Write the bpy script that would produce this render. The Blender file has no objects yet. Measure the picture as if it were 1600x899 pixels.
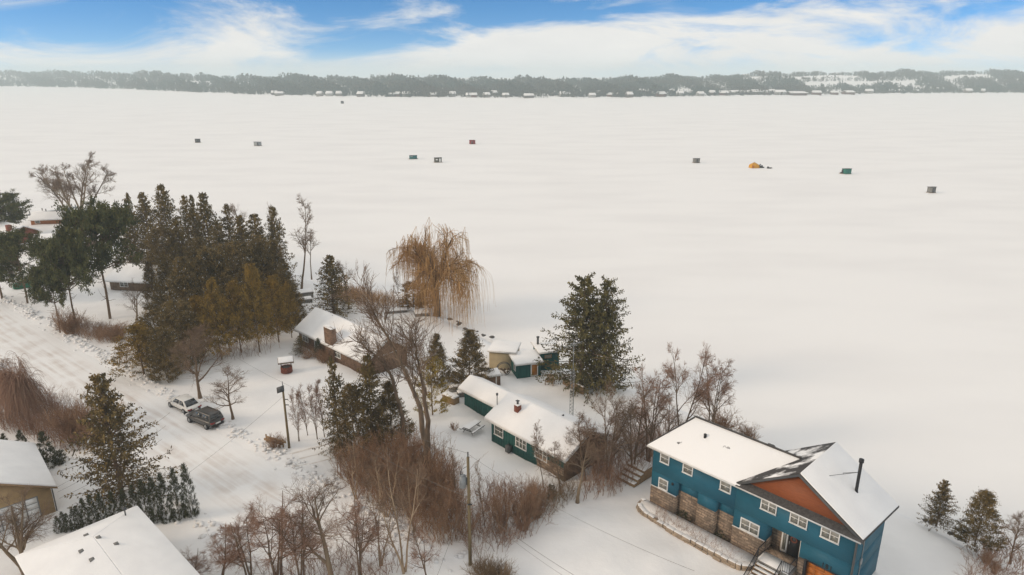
import bpy, math, random
import numpy as np
from mathutils import Vector, Matrix
R = math.radians
sc = bpy.context.scene
COL = sc.collection
# ---------------------------------------------------------------- camera
CAM_H = 36.0
cd = bpy.data.cameras.new('camera'); cam = bpy.data.objects.new('camera', cd); COL.objects.link(cam)
cd.lens = 36 * 1066 / 1600; cd.sensor_width = 36; cd.clip_start = 0.5; cd.clip_end = 12000
cam.location = (0, 0, CAM_H); cam.rotation_euler = (R(90 - 17.42), 0, 0); sc.camera = cam
# ---------------------------------------------------------------- sky and light
SUN_EL, SUN_AZ = R(24), R(-105)          # azimuth from +Y, clockwise positive: sun low on the left, a little behind
w = bpy.data.worlds.new('World'); sc.world = w; w.use_nodes = True
nt = w.node_tree; N = nt.nodes; L = nt.links
for n in list(N): N.remove(n)
def nd(t, **k):
    n = N.new(t)
    for a, b in k.items():
        if a == 'ins':
            for i, v in b.items(): n.inputs[i].default_value = v
        else: setattr(n, a, b)
    return n
def mth(op, a, b=None):
    n = N.new('ShaderNodeMath'); n.operation = op
    for i, v in enumerate((a, b)):
        if v is None: continue
        if isinstance(v, (int, float)): n.inputs[i].default_value = v
        else: L.new(v, n.inputs[i])
    return n.outputs[0]
tc = nd('ShaderNodeTexCoord'); sep = nd('ShaderNodeSeparateXYZ'); L.new(tc.outputs['Generated'], sep.inputs[0])
sky = nd('ShaderNodeTexSky', sky_type='NISHITA', sun_disc=False, sun_elevation=SUN_EL, sun_rotation=SUN_AZ, altitude=200, air_density=1.0, dust_density=0.6, ozone_density=3.0)
# blue of the clear sky: read a little higher up than the view so that the deep blue reaches down to the hills
zup = mth('ADD', mth('MULTIPLY', sep.outputs[2], 2.2), 0.10)
cmb = nd('ShaderNodeCombineXYZ'); L.new(sep.outputs[0], cmb.inputs[0]); L.new(sep.outputs[1], cmb.inputs[1]); L.new(zup, cmb.inputs[2])
nrm = nd('ShaderNodeVectorMath', operation='NORMALIZE'); L.new(cmb.outputs[0], nrm.inputs[0]); L.new(nrm.outputs[0], sky.inputs[0])
hsv = nd('ShaderNodeHueSaturation', ins={1: 1.32, 2: 1.6}); L.new(sky.outputs[0], hsv.inputs['Color'])
mp = nd('ShaderNodeMapping', ins={3: (3.1, 3.1, 11.0)}); L.new(tc.outputs['Generated'], mp.inputs[0])
n1 = nd('ShaderNodeTexNoise', ins={'Scale': 1.6, 'Detail': 9.0, 'Roughness': 0.6, 'Distortion': 0.5}); L.new(mp.outputs[0], n1.inputs['Vector'])
dens = mth('ADD', mth('MULTIPLY', mth('SUBTRACT', n1.outputs[0], 0.5), 1.7), 0.5)
def bank(px, py, sx, sz, amt):
    """a bank of cloud (or a gap, amt < 0) round one direction of the sky"""
    global dens
    a, b = (px - 800) / 1066, (py - 449.5) / 1066
    c_, s_ = math.cos(R(17.42)), math.sin(R(17.42))
    d = Vector((a, c_ - b * s_, -s_ - b * c_)).normalized()
    sub = nd('ShaderNodeVectorMath', operation='SUBTRACT'); L.new(tc.outputs['Generated'], sub.inputs[0]); sub.inputs[1].default_value = d
    mul = nd('ShaderNodeVectorMath', operation='MULTIPLY'); L.new(sub.outputs[0], mul.inputs[0]); mul.inputs[1].default_value = (1 / sx, 1 / sx, 1 / sz)
    ln = nd('ShaderNodeVectorMath', operation='LENGTH'); L.new(mul.outputs[0], ln.inputs[0])
    mr = nd('ShaderNodeMapRange', interpolation_type='SMOOTHSTEP', ins={1: 1.0, 2: 0.0, 3: 0.0, 4: amt}); L.new(ln.outputs['Value'], mr.inputs[0])
    dens = mth('ADD', dens, mr.outputs[0])
bank(320, 60, 0.20, 0.085, 0.26); bank(120, 85, 0.10, 0.030, 0.22); bank(500, 95, 0.20, 0.03, 0.16)
bank(1200, 66, 0.46, 0.075, 0.30); bank(800, 92, 0.26, 0.045, 0.30); bank(1540, 80, 0.24, 0.06, 0.22)
bank(560, 44, 0.15, 0.060, -0.12); bank(70, 18, 0.22, 0.05, -0.16); bank(850, 12, 0.20, 0.040, -0.26); bank(1170, -6, 0.13, 0.030, -0.24); bank(1410, 58, 0.10, 0.030, -0.26); bank(1570, 10, 0.10, 0.03, -0.14)
ov = nd('ShaderNodeMapRange', interpolation_type='SMOOTHSTEP', ins={1: 0.11, 2: 0.30, 3: 0.0, 4: 0.30}); L.new(sep.outputs[2], ov.inputs[0]); dens = mth('ADD', dens, ov.outputs[0])   # closed cloud deck higher up: the light is that of an overcast day
cr = nd('ShaderNodeMapRange', interpolation_type='SMOOTHSTEP', ins={1: 0.36, 2: 0.80, 3: 0.0, 4: 1.0}); L.new(dens, cr.inputs[0])
hz = nd('ShaderNodeMapRange', interpolation_type='SMOOTHSTEP', ins={1: 0.035, 2: -0.01, 3: 0.0, 4: 0.75}); L.new(sep.outputs[2], hz.inputs[0])
mx1 = nd('ShaderNodeMix', data_type='RGBA'); L.new(cr.outputs[0], mx1.inputs[0]); L.new(hsv.outputs[0], mx1.inputs[6])
n2 = nd('ShaderNodeTexNoise', ins={'Scale': 3.5, 'Detail': 6.0}); L.new(mp.outputs[0], n2.inputs['Vector'])
cc = nd('ShaderNodeMix', data_type='RGBA', ins={6: (7.2, 7.25, 7.2, 1), 7: (8.9, 8.75, 8.4, 1)}); L.new(n2.outputs[0], cc.inputs[0]); L.new(cc.outputs[2], mx1.inputs[7])
mx2 = nd('ShaderNodeMix', data_type='RGBA', ins={7: (7.4, 7.7, 7.7, 1)}); L.new(hz.outputs[0], mx2.inputs[0]); L.new(mx1.outputs[2], mx2.inputs[6])
bg = nd('ShaderNodeBackground', ins={'Strength': 0.10}); L.new(mx2.outputs[2], bg.inputs[0])
wo = nd('ShaderNodeOutputWorld'); L.new(bg.outputs[0], wo.inputs[0])
sd = bpy.data.lights.new('sun', 'SUN'); sun = bpy.data.objects.new('sun', sd); COL.objects.link(sun)
sd.energy = 1.5; sd.angle = R(17); sd.color = (1.0, 0.78, 0.56)
sdir = Vector((math.sin(SUN_AZ) * math.cos(SUN_EL), math.cos(SUN_AZ) * math.cos(SUN_EL), math.sin(SUN_EL)))
sun.rotation_euler = sdir.to_track_quat('Z', 'Y').to_euler(); sun.location = (-60, 0, 60)
sc.view_settings.view_transform = 'Standard'; sc.view_settings.look = 'None'; sc.view_settings.gamma = 1; sc.view_settings.exposure = 0.07
sc.cycles.use_denoising = True; sc.cycles.max_bounces = 6; sc.cycles.diffuse_bounces = 3; sc.cycles.volume_bounces = 1; sc.cycles.transparent_max_bounces = 8
# ---------------------------------------------------------------- materials
def mat(name, col, col2=None, scale=2.0, rough=0.85, bump=0.0, bscale=8.0, stretch=(1, 1, 1), island=None, snow=0.0, metal=0.0, spec=0.3, detail=5.0, lo=0.35, hi=0.65, lap=0.0, bricks=None):
    m = bpy.data.materials.new(name); m.use_nodes = True; t = m.node_tree; n = t.nodes; l = t.links
    p = n['Principled BSDF']; p.inputs['Roughness'].default_value = rough; p.inputs['Metallic'].default_value = metal; p.inputs['Specular IOR Level'].default_value = spec
    co = n.new('ShaderNodeTexCoord'); mp = n.new('ShaderNodeMapping'); l.new(co.outputs['Object'], mp.inputs[0]); mp.inputs[3].default_value = stretch
    nz = n.new('ShaderNodeTexNoise'); nz.inputs['Scale'].default_value = scale; nz.inputs['Detail'].default_value = detail; l.new(mp.outputs[0], nz.inputs['Vector'])
    mr = n.new('ShaderNodeMapRange'); mr.inputs[1].default_value = lo; mr.inputs[2].default_value = hi; l.new(nz.outputs[0], mr.inputs[0])
    mx = n.new('ShaderNodeMix'); mx.data_type = 'RGBA'; c2 = col2 or tuple(x * 0.8 for x in col)
    mx.inputs[6].default_value = (*col, 1); mx.inputs[7].default_value = (*c2, 1)
    out = mx.outputs[2]
    if island:
        g = n.new('ShaderNodeNewGeometry'); l.new(g.outputs['Random Per Island'], mx.inputs[0])
        mx3 = n.new('ShaderNodeMix'); mx3.data_type = 'RGBA'; l.new(mr.outputs[0], mx3.inputs[0]); l.new(out, mx3.inputs[6]); mx3.inputs[7].default_value = (*island, 1)
        mh = n.new('ShaderNodeMath'); mh.operation = 'MULTIPLY'; mh.inputs[1].default_value = 0.8; l.new(mr.outputs[0], mh.inputs[0]); l.new(mh.outputs[0], mx3.inputs[0])
        out = mx3.outputs[2]
        if snow:
            wn = n.new('ShaderNodeTexWhiteNoise'); wn.noise_dimensions = '1D'; l.new(g.outputs['Random Per Island'], wn.inputs['W'])
            gt = n.new('ShaderNodeMath'); gt.operation = 'GREATER_THAN'; gt.inputs[1].default_value = 1 - snow; l.new(wn.outputs[0], gt.inputs[0])
            mx4 = n.new('ShaderNodeMix'); mx4.data_type = 'RGBA'; l.new(gt.outputs[0], mx4.inputs[0]); l.new(out, mx4.inputs[6]); mx4.inputs[7].default_value = (0.55, 0.55, 0.54, 1); out = mx4.outputs[2]
    else: l.new(mr.outputs[0], mx.inputs[0])
    if bricks:                                # separate stones or bricks with recessed joints
        cx = n.new('ShaderNodeSeparateXYZ'); l.new(co.outputs['Object'], cx.inputs[0]); ad = n.new('ShaderNodeMath'); l.new(cx.outputs[0], ad.inputs[0]); l.new(cx.outputs[1], ad.inputs[1])
        cv = n.new('ShaderNodeCombineXYZ'); l.new(ad.outputs[0], cv.inputs[0]); l.new(cx.outputs[2], cv.inputs[1])
        bt = n.new('ShaderNodeTexBrick'); bt.inputs['Scale'].default_value = 1.0; bt.inputs['Brick Width'].default_value = bricks[0]; bt.inputs['Row Height'].default_value = bricks[1]; bt.inputs['Mortar Size'].default_value = bricks[2]; bt.inputs['Color1'].default_value = (.62, .62, .62, 1); bt.inputs['Color2'].default_value = (1.3, 1.25, 1.2, 1); bt.inputs['Mortar'].default_value = (.55, .55, .55, 1); l.new(cv.outputs[0], bt.inputs['Vector'])
        mb_ = n.new('ShaderNodeMix'); mb_.data_type = 'RGBA'; mb_.blend_type = 'MULTIPLY'; mb_.inputs[0].default_value = 1; l.new(out, mb_.inputs[6]); l.new(bt.outputs[0], mb_.inputs[7]); out = mb_.outputs[2]
    if lap:                                   # horizontal lap boards: a groove under each board
        sp = n.new('ShaderNodeSeparateXYZ'); l.new(co.outputs['Object'], sp.inputs[0])
        dv = n.new('ShaderNodeMath'); dv.operation = 'DIVIDE'; dv.inputs[1].default_value = lap; l.new(sp.outputs[2], dv.inputs[0])
        fr = n.new('ShaderNodeMath'); fr.operation = 'FRACT'; l.new(dv.outputs[0], fr.inputs[0])
        b2 = n.new('ShaderNodeBump'); b2.inputs['Strength'].default_value = 1.0; b2.inputs['Distance'].default_value = 0.03; b2.invert = True; l.new(fr.outputs[0], b2.inputs['Height']); l.new(b2.outputs[0], p.inputs['Normal'])
    l.new(out, p.inputs['Base Color'])
    if bump:
        nb = n.new('ShaderNodeTexNoise'); nb.inputs['Scale'].default_value = bscale; nb.inputs['Detail'].default_value = 6; l.new(mp.outputs[0], nb.inputs['Vector'])
        bp = n.new('ShaderNodeBump'); bp.inputs['Strength'].default_value = bump; bp.inputs['Distance'].default_value = 0.1; l.new(nb.outputs[0], bp.inputs['Height']); l.new(bp.outputs[0], p.inputs['Normal'])
    return m
M = {}
SN = (0.86, 0.84, 0.815)
M['snow'] = mat('snow', SN, (0.79, 0.77, 0.75), scale=0.22, rough=0.7, bump=0.55, bscale=1.3)
M['roofsnow'] = mat('roof_snow', (0.87, 0.85, 0.825), (0.81, 0.79, 0.77), scale=0.5, rough=0.7, bump=0.6, bscale=.9)
M['ice'] = mat('lake_snow', SN, (0.795, 0.775, 0.755), scale=0.05, rough=0.7, bump=0.35, bscale=0.45, stretch=(0.5, 1.3, 1), detail=12, lo=.42, hi=.75)
M['bark'] = mat('bark', (0.20, 0.135, 0.085), (0.10, 0.068, 0.045), scale=3, bump=0.6, bscale=6, stretch=(1, 1, .3))
M['greybark'] = mat('grey_bark', (0.26, 0.19, 0.12), (0.14, 0.10, 0.065), scale=3, bump=0.6, bscale=6, stretch=(1, 1, .3))
M['twig'] = mat('twigs', (0.13, 0.08, 0.05), (0.34, 0.235, 0.15), scale=6, island=(0.17, 0.105, 0.068))
M['redtwig'] = mat('red_twigs', (0.19, 0.095, 0.062), (0.46, 0.29, 0.19), scale=6, island=(0.25, 0.14, 0.09))
M['birchbark'] = mat('pale_birch_bark', (0.46, 0.34, 0.22), (0.25, 0.17, 0.11), scale=2.5)
M['willowtwig'] = mat('willow_strands', (0.32, 0.165, 0.06), (0.66, 0.40, 0.16), scale=5, island=(0.42, 0.23, 0.085))
M['brush'] = mat('brush', (0.17, 0.085, 0.048), (0.50, 0.32, 0.19), scale=.5, island=(0.24, 0.13, 0.075))
M['tan'] = mat('dry_grass', (0.30, 0.20, 0.11), (0.17, 0.11, 0.06), scale=.7)
def fol(name, a, b, c_, snow=0.0): M[name] = mat(name, a, b, scale=8.0, rough=0.9, island=c_, lo=.40, hi=.60, snow=snow, spec=0.1)
fol('spruce', (0.18, 0.13, 0.045), (0.30, 0.20, 0.068), (0.065, 0.058, 0.03))
fol('pine', (0.09, 0.105, 0.042), (0.18, 0.155, 0.055), (0.05, 0.056, 0.032))
fol('cedar', (0.18, 0.13, 0.052), (0.31, 0.205, 0.078), (0.055, 0.047, 0.027), 0.02)
fol('darkcedar', (0.12, 0.105, 0.040), (0.22, 0.175, 0.06), (0.055, 0.052, 0.03))
fol('goldcedar', (0.27, 0.17, 0.040), (0.43, 0.265, 0.058), (0.075, 0.056, 0.025), 0.004)
fol('yellowcedar', (0.28, 0.20, 0.03), (0.42, 0.29, 0.045), (0.13, 0.10, 0.03))
fol('juniper', (0.28, 0.14, 0.035), (0.37, 0.21, 0.045), (0.11, 0.07, 0.03))
fol('arbor', (0.065, 0.075, 0.038), (0.14, 0.13, 0.062), (0.03, 0.036, 0.024), 0.025)
M['forest'] = mat('forest', (0.028, 0.052, 0.048), (0.055, 0.075, 0.066), scale=.006, rough=.9, island=(0.085, 0.075, 0.06), lo=.42, hi=.62, spec=.1)
# ---------------------------------------------------------------- mesh building
def tag(o, label=None, cat=None, group=None, kind=None):
    if label: o['label'] = label
    if cat: o['category'] = cat
    if group: o['group'] = group
    if kind: o['kind'] = kind
    return o
def link(o, parent=None):
    COL.objects.link(o)
    if parent is not None: o.parent = parent
    return o
def empty(name, loc=(0, 0, 0), rz=0.0, label=None, cat=None, group=None):
    o = bpy.data.objects.new(name, None); o.empty_display_size = .3; o.location = loc; o.rotation_euler = (0, 0, rz); link(o); return tag(o, label, cat, group)
class MB:
    def __init__(s): s.v = []; s.f = []; s.m = []; s.n = 0
    def add(s, V, F, mi=0):
        V = np.asarray(V, float).reshape(-1, 3); F = np.asarray(F, int) if not isinstance(F, list) else F
        if isinstance(F, list):
            for f in F: s.f.append(np.array([[i + s.n for i in f]])); s.m.append(np.array([mi]))
        elif len(F): s.f.append(F + s.n); s.m.append(np.full(len(F), mi))
        s.v.append(V); s.n += len(V); return s
    def box(s, x0, x1, y0, y1, z0, z1, mi=0):
        return s.add([(x, y, z) for z in (z0, z1) for y in (y0, y1) for x in (x0, x1)], np.array([(0, 2, 3, 1), (4, 5, 7, 6), (0, 1, 5, 4), (2, 6, 7, 3), (0, 4, 6, 2), (1, 3, 7, 5)]), mi)
    def slab(s, pts, th, mi=0):
        """polygon (counter-clockwise from above) given thickness th downwards"""
        p = np.array(pts, float); n = len(p); q = p.copy(); q[:, 2] -= th
        return s.add(np.vstack([p, q]), [list(range(n)), list(range(2 * n - 1, n - 1, -1))] + [[i, i + n, (i + 1) % n + n, (i + 1) % n] for i in range(n)], mi)
    def prism(s, pts, vec, mi=0):
        p = np.array(pts, float); n = len(p); q = p + np.array(vec, float)
        return s.add(np.vstack([p, q]), [list(range(n))[::-1], list(range(n, 2 * n))] + [[i, (i + 1) % n, (i + 1) % n + n, i + n] for i in range(n)], mi)
    def cyl(s, a, b, r0, r1=None, S=10, mi=0):
        r1 = r0 if r1 is None else r1
        V, F = tubes(np.array([[a, b]], float), np.array([[r0, r1]], float), S, caps=True); return s.add(V, F[0], mi).cap(F[1], mi)
    def cap(s, caps, mi):
        for c in caps: s.f.append(np.array([[i + s.n - s._last for i in c]])); s.m.append(np.array([mi]))
        return s
    def tube(s, pts, r, S=6, mi=0):
        p = np.array([pts], float); K = p.shape[1]; rr = np.full((1, K), r) if np.isscalar(r) else np.array([r], float)
        V, F = tubes(p, rr, S); return s.add(V, F, mi)
    def build(s, name, mats, parent=None, smooth=False, bevel=0.0):
        o = bpy.data.objects.new(name, s.mesh(name, mats, smooth)); link(o, parent)
        if bevel:
            b = o.modifiers.new('bevel', 'BEVEL'); b.width = bevel; b.segments = 2; b.limit_method = 'ANGLE'; b.angle_limit = R(30)
        return o
    def mesh(s, name, mats, smooth=False):
        me = bpy.data.meshes.new(name); V = np.vstack(s.v)
        me.vertices.add(len(V)); me.vertices.foreach_set('co', V.ravel())
        cnt = np.concatenate([np.full(len(f), f.shape[1]) for f in s.f]); idx = np.concatenate([f.ravel() for f in s.f])
        me.loops.add(len(idx)); me.loops.foreach_set('vertex_index', idx.astype(np.int32))
        me.polygons.add(len(cnt)); me.polygons.foreach_set('loop_start', np.concatenate([[0], np.cumsum(cnt)[:-1]]).astype(np.int32))
        me.polygons.foreach_set('material_index', np.concatenate(s.m).astype(np.int32))
        if smooth: me.polygons.foreach_set('use_smooth', np.ones(len(cnt), bool))
        for m in (mats if isinstance(mats, (list, tuple)) else [mats]): me.materials.append(m)
        me.update(calc_edges=True); me.validate(); return me
def nz(a): return a / np.maximum(np.linalg.norm(a, axis=-1, keepdims=True), 1e-9)
def tubes(P, Rr, S, caps=False):
    n, K, _ = P.shape; T = nz(np.gradient(P, axis=1)); mean = np.abs(T.mean(1)); ref = np.eye(3)[np.argmin(mean, axis=1)][:, None, :]
    A = nz(np.cross(T, np.broadcast_to(ref, T.shape))); B = np.cross(T, A); th = np.arange(S) * 2 * math.pi / S
    ring = A[:, :, None, :] * np.cos(th)[None, None, :, None] + B[:, :, None, :] * np.sin(th)[None, None, :, None]
    V = (P[:, :, None, :] + ring * Rr[:, :, None, None]).reshape(-1, 3)
    b = (np.arange(n) * K * S)[:, None, None]; k = (np.arange(K - 1) * S)[None, :, None]; j = np.arange(S)[None, None, :]; j2 = (j + 1) % S
    F = np.stack([b + k + j, b + k + j2, b + k + S + j2, b + k + S + j], -1).reshape(-1, 4)
    if caps:
        MB._last = n * K * S
        return V, (F, [list(range(S))[::-1], list(range(n * K * S - S, n * K * S))])
    return V, F
TREES = [
 ('pine', -118.11, 155.32, 10.47, 5.31, 'dark green pine at the left picture edge nearest the lake', 'pines along the far left of the road'),
 ('pine', -85.08, 108.12, 11.15, 3.99, 'pine at the left picture edge with its trunk by the green cover', 'pines along the far left of the road'),
 ('pine', -79.56, 106.13, 12.55, 3.91, 'pine standing right in front of the long green cover', 'pines along the far left of the road'),
 ('pine', -63.48, 93.31, 14.92, 3.64, 'pine with bare leggy trunk to the left of the tallest pine', 'pines along the far left of the road'),
 ('pine', -65.61, 92.53, 10.87, 2.55, 'smaller leaning pine in the brush at the road bend', 'pines along the far left of the road'),
 ('pine', -61.87, 98.77, 18.36, 5.15, 'tallest broad pine with long bare trunk beside the snowy roofs', 'pines along the far left of the road'),
 ('spruce', -74.19, 130.64, 14.16, 3.73, 'leftmost pointed spruce of the lakeside grove, next to the tallest pine', 'pointed spruces in the grove by the lake'),
 ('spruce', -70.2, 128.75, 14.6, 4.18, 'second pointed spruce from the left in the lakeside grove', 'pointed spruces in the grove by the lake'),
 ('spruce', -65.44, 126.92, 16.46, 4.61, 'tallest spire spruce of the lakeside grove', 'pointed spruces in the grove by the lake'),
 ('spruce', -60.18, 124.25, 14.76, 3.07, 'slim spruce right of the tallest spire in the grove', 'pointed spruces in the grove by the lake'),
 ('spruce', -57.61, 121.68, 15.31, 2.53, 'narrowest spruce tip in the middle of the grove', 'pointed spruces in the grove by the lake'),
 ('spruce', -55.12, 120.85, 15.91, 4.24, 'spruce with dark crooked tip at the right of the grove skyline', 'pointed spruces in the grove by the lake'),
 ('spruce', -52.32, 123.38, 13.38, 3.86, 'shorter spruce right of the crooked tipped spruce', 'pointed spruces in the grove by the lake'),
 ('spruce', -58.31, 116.44, 12.42, 3.97, 'spruce standing low in front of the tallest spire', 'pointed spruces in the grove by the lake'),
 ('spruce', -50.76, 115.29, 11.87, 4.24, 'bushy brown green spruce in front of the crooked tipped spruce', 'pointed spruces in the grove by the lake'),
 ('spruce', -46.13, 113.79, 13.17, 3.88, 'brown green spruce beside a small bare tree at the grove edge', 'pointed spruces in the grove by the lake'),
 ('spruce', -43.28, 112.69, 13.61, 4.43, 'rounded wide spruce left of the tall bare poplar', 'pointed spruces in the grove by the lake'),
 ('spruce', -39.83, 112.32, 14.98, 3.23, 'narrow spruce with layered boughs just left of the tall bare poplar', 'pointed spruces in the grove by the lake'),
 ('spruce', -27.82, 100.52, 9.71, 4.02, 'solitary dark spruce on the shore behind the brick house', 'pointed spruces in the grove by the lake'),
 ('spruce', -73.61, 126.92, 11.27, 2.98, 'thin spruce half hidden behind the tallest pine', 'pointed spruces in the grove by the lake'),
 ('cedar', -46.58, 92.79, 11.36, 3.47, 'dark cedar at the left of the grove behind the golden row', 'cedars of the dark grove'),
 ('cedar', -43.91, 94.89, 12.32, 3.9, 'wide dark cedar in the middle of the grove', 'cedars of the dark grove'),
 ('cedar', -40.51, 95.97, 12.62, 3.94, 'dark cedar above the golden cedar row', 'cedars of the dark grove'),
 ('cedar', -37.44, 98.2, 13.24, 3.45, 'dark cedar at the right end of the grove', 'cedars of the dark grove'),
 ('cedar', -51.75, 98.2, 10.32, 2.5, 'dark cedar covering the right part of the snowy roof', 'cedars of the dark grove'),
 ('cedar', -56.65, 102.33, 8.21, 1.61, 'slim cedar in front of the snowy house roof', 'cedars of the dark grove'),
 ('cedar', -33.41, 95.97, 9.55, 2.45, 'cedar filling the right end of the grove beside the dock sections', 'cedars of the dark grove'),
 ('cedar', -45.85, 82.17, 7.09, 2.47, 'brown cedar at the lower left edge of the grove by the road', 'cedars of the dark grove'),
 ('cedar', -42.11, 80.95, 8.88, 2.59, 'brown green cedar between the drooping cedar and the golden row', 'cedars of the dark grove'),
 ('cedar', -36.82, 101.72, 11.62, 2.78, 'dark cedar under the layered spruce near the lake', 'cedars of the dark grove'),
 ('cedar', -61.33, 116.06, 10.46, 2.92, 'dark cedar at the foot of the tallest spire', 'cedars of the dark grove'),
 ('cedar', -50.8, 107.45, 10.67, 3.55, 'dark cedar in the heart of the grove', 'cedars of the dark grove'),
 ('goldcedar', -41.24, 84.29, 8.46, 2.29, 'leftmost golden green cedar of the row', 'golden green cedars in a row above the white lawn'),
 ('goldcedar', -38.24, 83.01, 11.27, 2.24, 'second golden green cedar in the row', 'golden green cedars in a row above the white lawn'),
 ('goldcedar', -36.69, 85.61, 10.15, 2.31, 'third golden green cedar with leggy trunks', 'golden green cedars in a row above the white lawn'),
 ('goldcedar', -34.17, 85.61, 12.41, 2.3, 'fourth golden green cedar, tall in the row', 'golden green cedars in a row above the white lawn'),
 ('goldcedar', -32.7, 89.07, 9.83, 2.26, 'fifth golden green cedar nearest the brick house', 'golden green cedars in a row above the white lawn'),
 ('goldcedar', -31.5, 91.02, 8.33, 1.44, 'small golden cedar ending the row beside the brick house', 'golden green cedars in a row above the white lawn'),
 ('goldcedar', -45.79, 77.83, 7.05, 3.3, 'drooping olive cedar leaning over the roadside', ''),
 ('cedar', -42.22, 76.71, 6.9, 2.02, 'thin brown cedar with bare trunk beside the drooping one', ''),
 ('spruce', -17.35, 60.52, 10.15, 2.25, 'left tall dark spruce beside the roadside saplings', 'tall conifers beside the leaning poplar'),
 ('spruce', -13.79, 60.03, 10.63, 2.61, 'middle dark spruce in front of the brick house', 'tall conifers beside the leaning poplar'),
 ('cedar', -15.42, 59.31, 7.9, 2.23, 'brown cedar between the two tall spruces', 'tall conifers beside the leaning poplar'),
 ('cedar', -12.34, 62.02, 6.75, 1.93, 'brown cedar behind the leaning poplar trunk', 'tall conifers beside the leaning poplar'),
 ('cedar', -9.02, 75.62, 6.5, 1.53, 'slim cedar left of the beige shed', ''),
 ('cedar', -5.03, 75.09, 7.19, 2.51, 'round topped double cedar beside the beige shed', ''),
 ('yellowcedar', -8.78, 67.79, 7.05, 1.88, 'yellow green cedar behind the big poplar trunk', ''),
 ('roundcedar', 8.33, 74.91, 13.91, 5.24, 'big dark cedar by the lake, left and taller of two', ''),
 ('roundcedar', 10.89, 74.38, 13.61, 4.31, 'big dark cedar by the lake, right one of two', ''),
 ('bigcedar', -34.6, 52.29, 12.05, 4.28, 'large nearest cedar between the hedge and the road', ''),
 ('bigcedar', 35.43, 48.41, 4.36, 1.58, 'small dark cedar alone on the right shore bank', ''),
 ('cedar', 36.96, 45.82, 5.14, 1.56, 'broad dark cedar at the right of the shore bank', ''),
 ('juniper', -15.92, 104.2, 4.32, 2.16, 'orange green juniper left of the willow trunk', ''),
 ('juniper', -13.62, 104.83, 3.91, 1.86, 'second juniper tucked against the willow trunk', ''),
 ('arbor', -37.36, 47.66, 1.48, 0.32, 'smallest arborvitae at the far left of the hedge', 'arborvitae hedge behind the near roof'),
 ('arbor', -36.99, 47.83, 1.79, 0.32, 'narrow snow dusted arborvitae, first after the smallest in the hedge', 'arborvitae hedge behind the near roof'),
 ('arbor', -36.57, 47.74, 1.67, 0.32, 'narrow snow dusted arborvitae, second after the smallest in the hedge', 'arborvitae hedge behind the near roof'),
 ('arbor', -36.14, 47.91, 2.04, 0.32, 'narrow snow dusted arborvitae, third after the smallest in the hedge', 'arborvitae hedge behind the near roof'),
 ('arbor', -35.82, 47.99, 2.23, 0.32, 'narrow snow dusted arborvitae, fourth after the smallest in the hedge', 'arborvitae hedge behind the near roof'),
 ('arbor', -35.29, 48.08, 2.9, 0.42, 'narrow snow dusted arborvitae, fifth after the smallest in the hedge', 'arborvitae hedge behind the near roof'),
 ('arbor', -34.69, 48.24, 3.09, 0.42, 'narrow snow dusted arborvitae, sixth after the smallest in the hedge', 'arborvitae hedge behind the near roof'),
 ('arbor', -34.04, 48.41, 3.1, 0.42, 'narrow snow dusted arborvitae, seventh after the smallest in the hedge', 'arborvitae hedge behind the near roof'),
 ('arbor', -33.12, 48.58, 3.16, 0.42, 'narrow snow dusted arborvitae, eighth after the smallest in the hedge', 'arborvitae hedge behind the near roof'),
 ('arbor', -32.25, 48.75, 3.35, 0.43, 'narrow snow dusted arborvitae, ninth after the smallest in the hedge', 'arborvitae hedge behind the near roof'),
 ('arbor', -31.49, 48.84, 3.66, 0.43, 'narrow snow dusted arborvitae, tenth after the smallest in the hedge', 'arborvitae hedge behind the near roof'),
 ('arbor', -30.67, 48.92, 4.15, 0.56, 'narrow snow dusted arborvitae, eleventh after the smallest in the hedge', 'arborvitae hedge behind the near roof'),
 ('arbor', -29.9, 49.01, 4.28, 0.56, 'narrow snow dusted arborvitae, twelfth after the smallest in the hedge', 'arborvitae hedge behind the near roof'),
 ('arbor', -29.14, 49.1, 4.64, 0.56, 'narrow snow dusted arborvitae, thirteenth after the smallest in the hedge', 'arborvitae hedge behind the near roof'),
 ('arbor', -28.14, 49.27, 4.96, 0.56, 'second tallest arborvitae next to the hedge end', 'arborvitae hedge behind the near roof'),
 ('arbor', -27.22, 49.53, 5.28, 0.56, 'tallest clipped arborvitae at the road end of the hedge', 'arborvitae hedge behind the near roof'),
 ('arbor', -49.8, 59.31, 2.49, 0.5, 'small arborvitae behind the tan garage, leftmost of three', ''),
 ('arbor', -48.32, 59.55, 2.7, 0.57, 'small arborvitae behind the tan garage, middle of three', ''),
 ('arbor', -44.56, 57.47, 3.73, 0.79, 'largest arborvitae right of the tan garage', ''),
 ('globe', -45.85, 57.92, 1.41, 0.8, 'round snowy evergreen left of the largest small arborvitae', ''),
 ('globe', -43.74, 57.92, 1.41, 0.56, 'round evergreen right of the largest small arborvitae', ''),
 ('spruce', -28.56, 85.39, 2.5, 1.29, 'small snowy spruce at the left end of the brick house', ''),
 ('arbor', -25.64, 83.86, 2.74, 0.59, 'slim dark evergreen against the brick house wall', ''),
 ('spreadoak', -110.09, 171.19, 16.94, 11.55, 'wide spreading bare tree rising above the pines at far left', ''),
 ('elm', -36.84, 113.79, 17.08, 3.93, 'tall thin bare poplar above the lakeside grove', ''),
 ('elm', -36.79, 120.03, 9.12, 3.25, 'short bare tree right of the tall poplar', ''),
 ('oak', -26.07, 102.94, 8.46, 2.42, 'forked bare tree on the shore right of the solitary spruce', ''),
 ('oak', -58.91, 145.41, 9.62, 2.77, 'small bare tree peeping out behind the grove spruces', ''),
 ('elm', -41.6, 112.32, 15.62, 1.94, 'bare leaning tree behind the layered spruce', ''),
 ('elm', -36.67, 107.45, 9.82, 1.46, 'pale leaning bare trunk at the right grove edge', ''),
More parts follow.
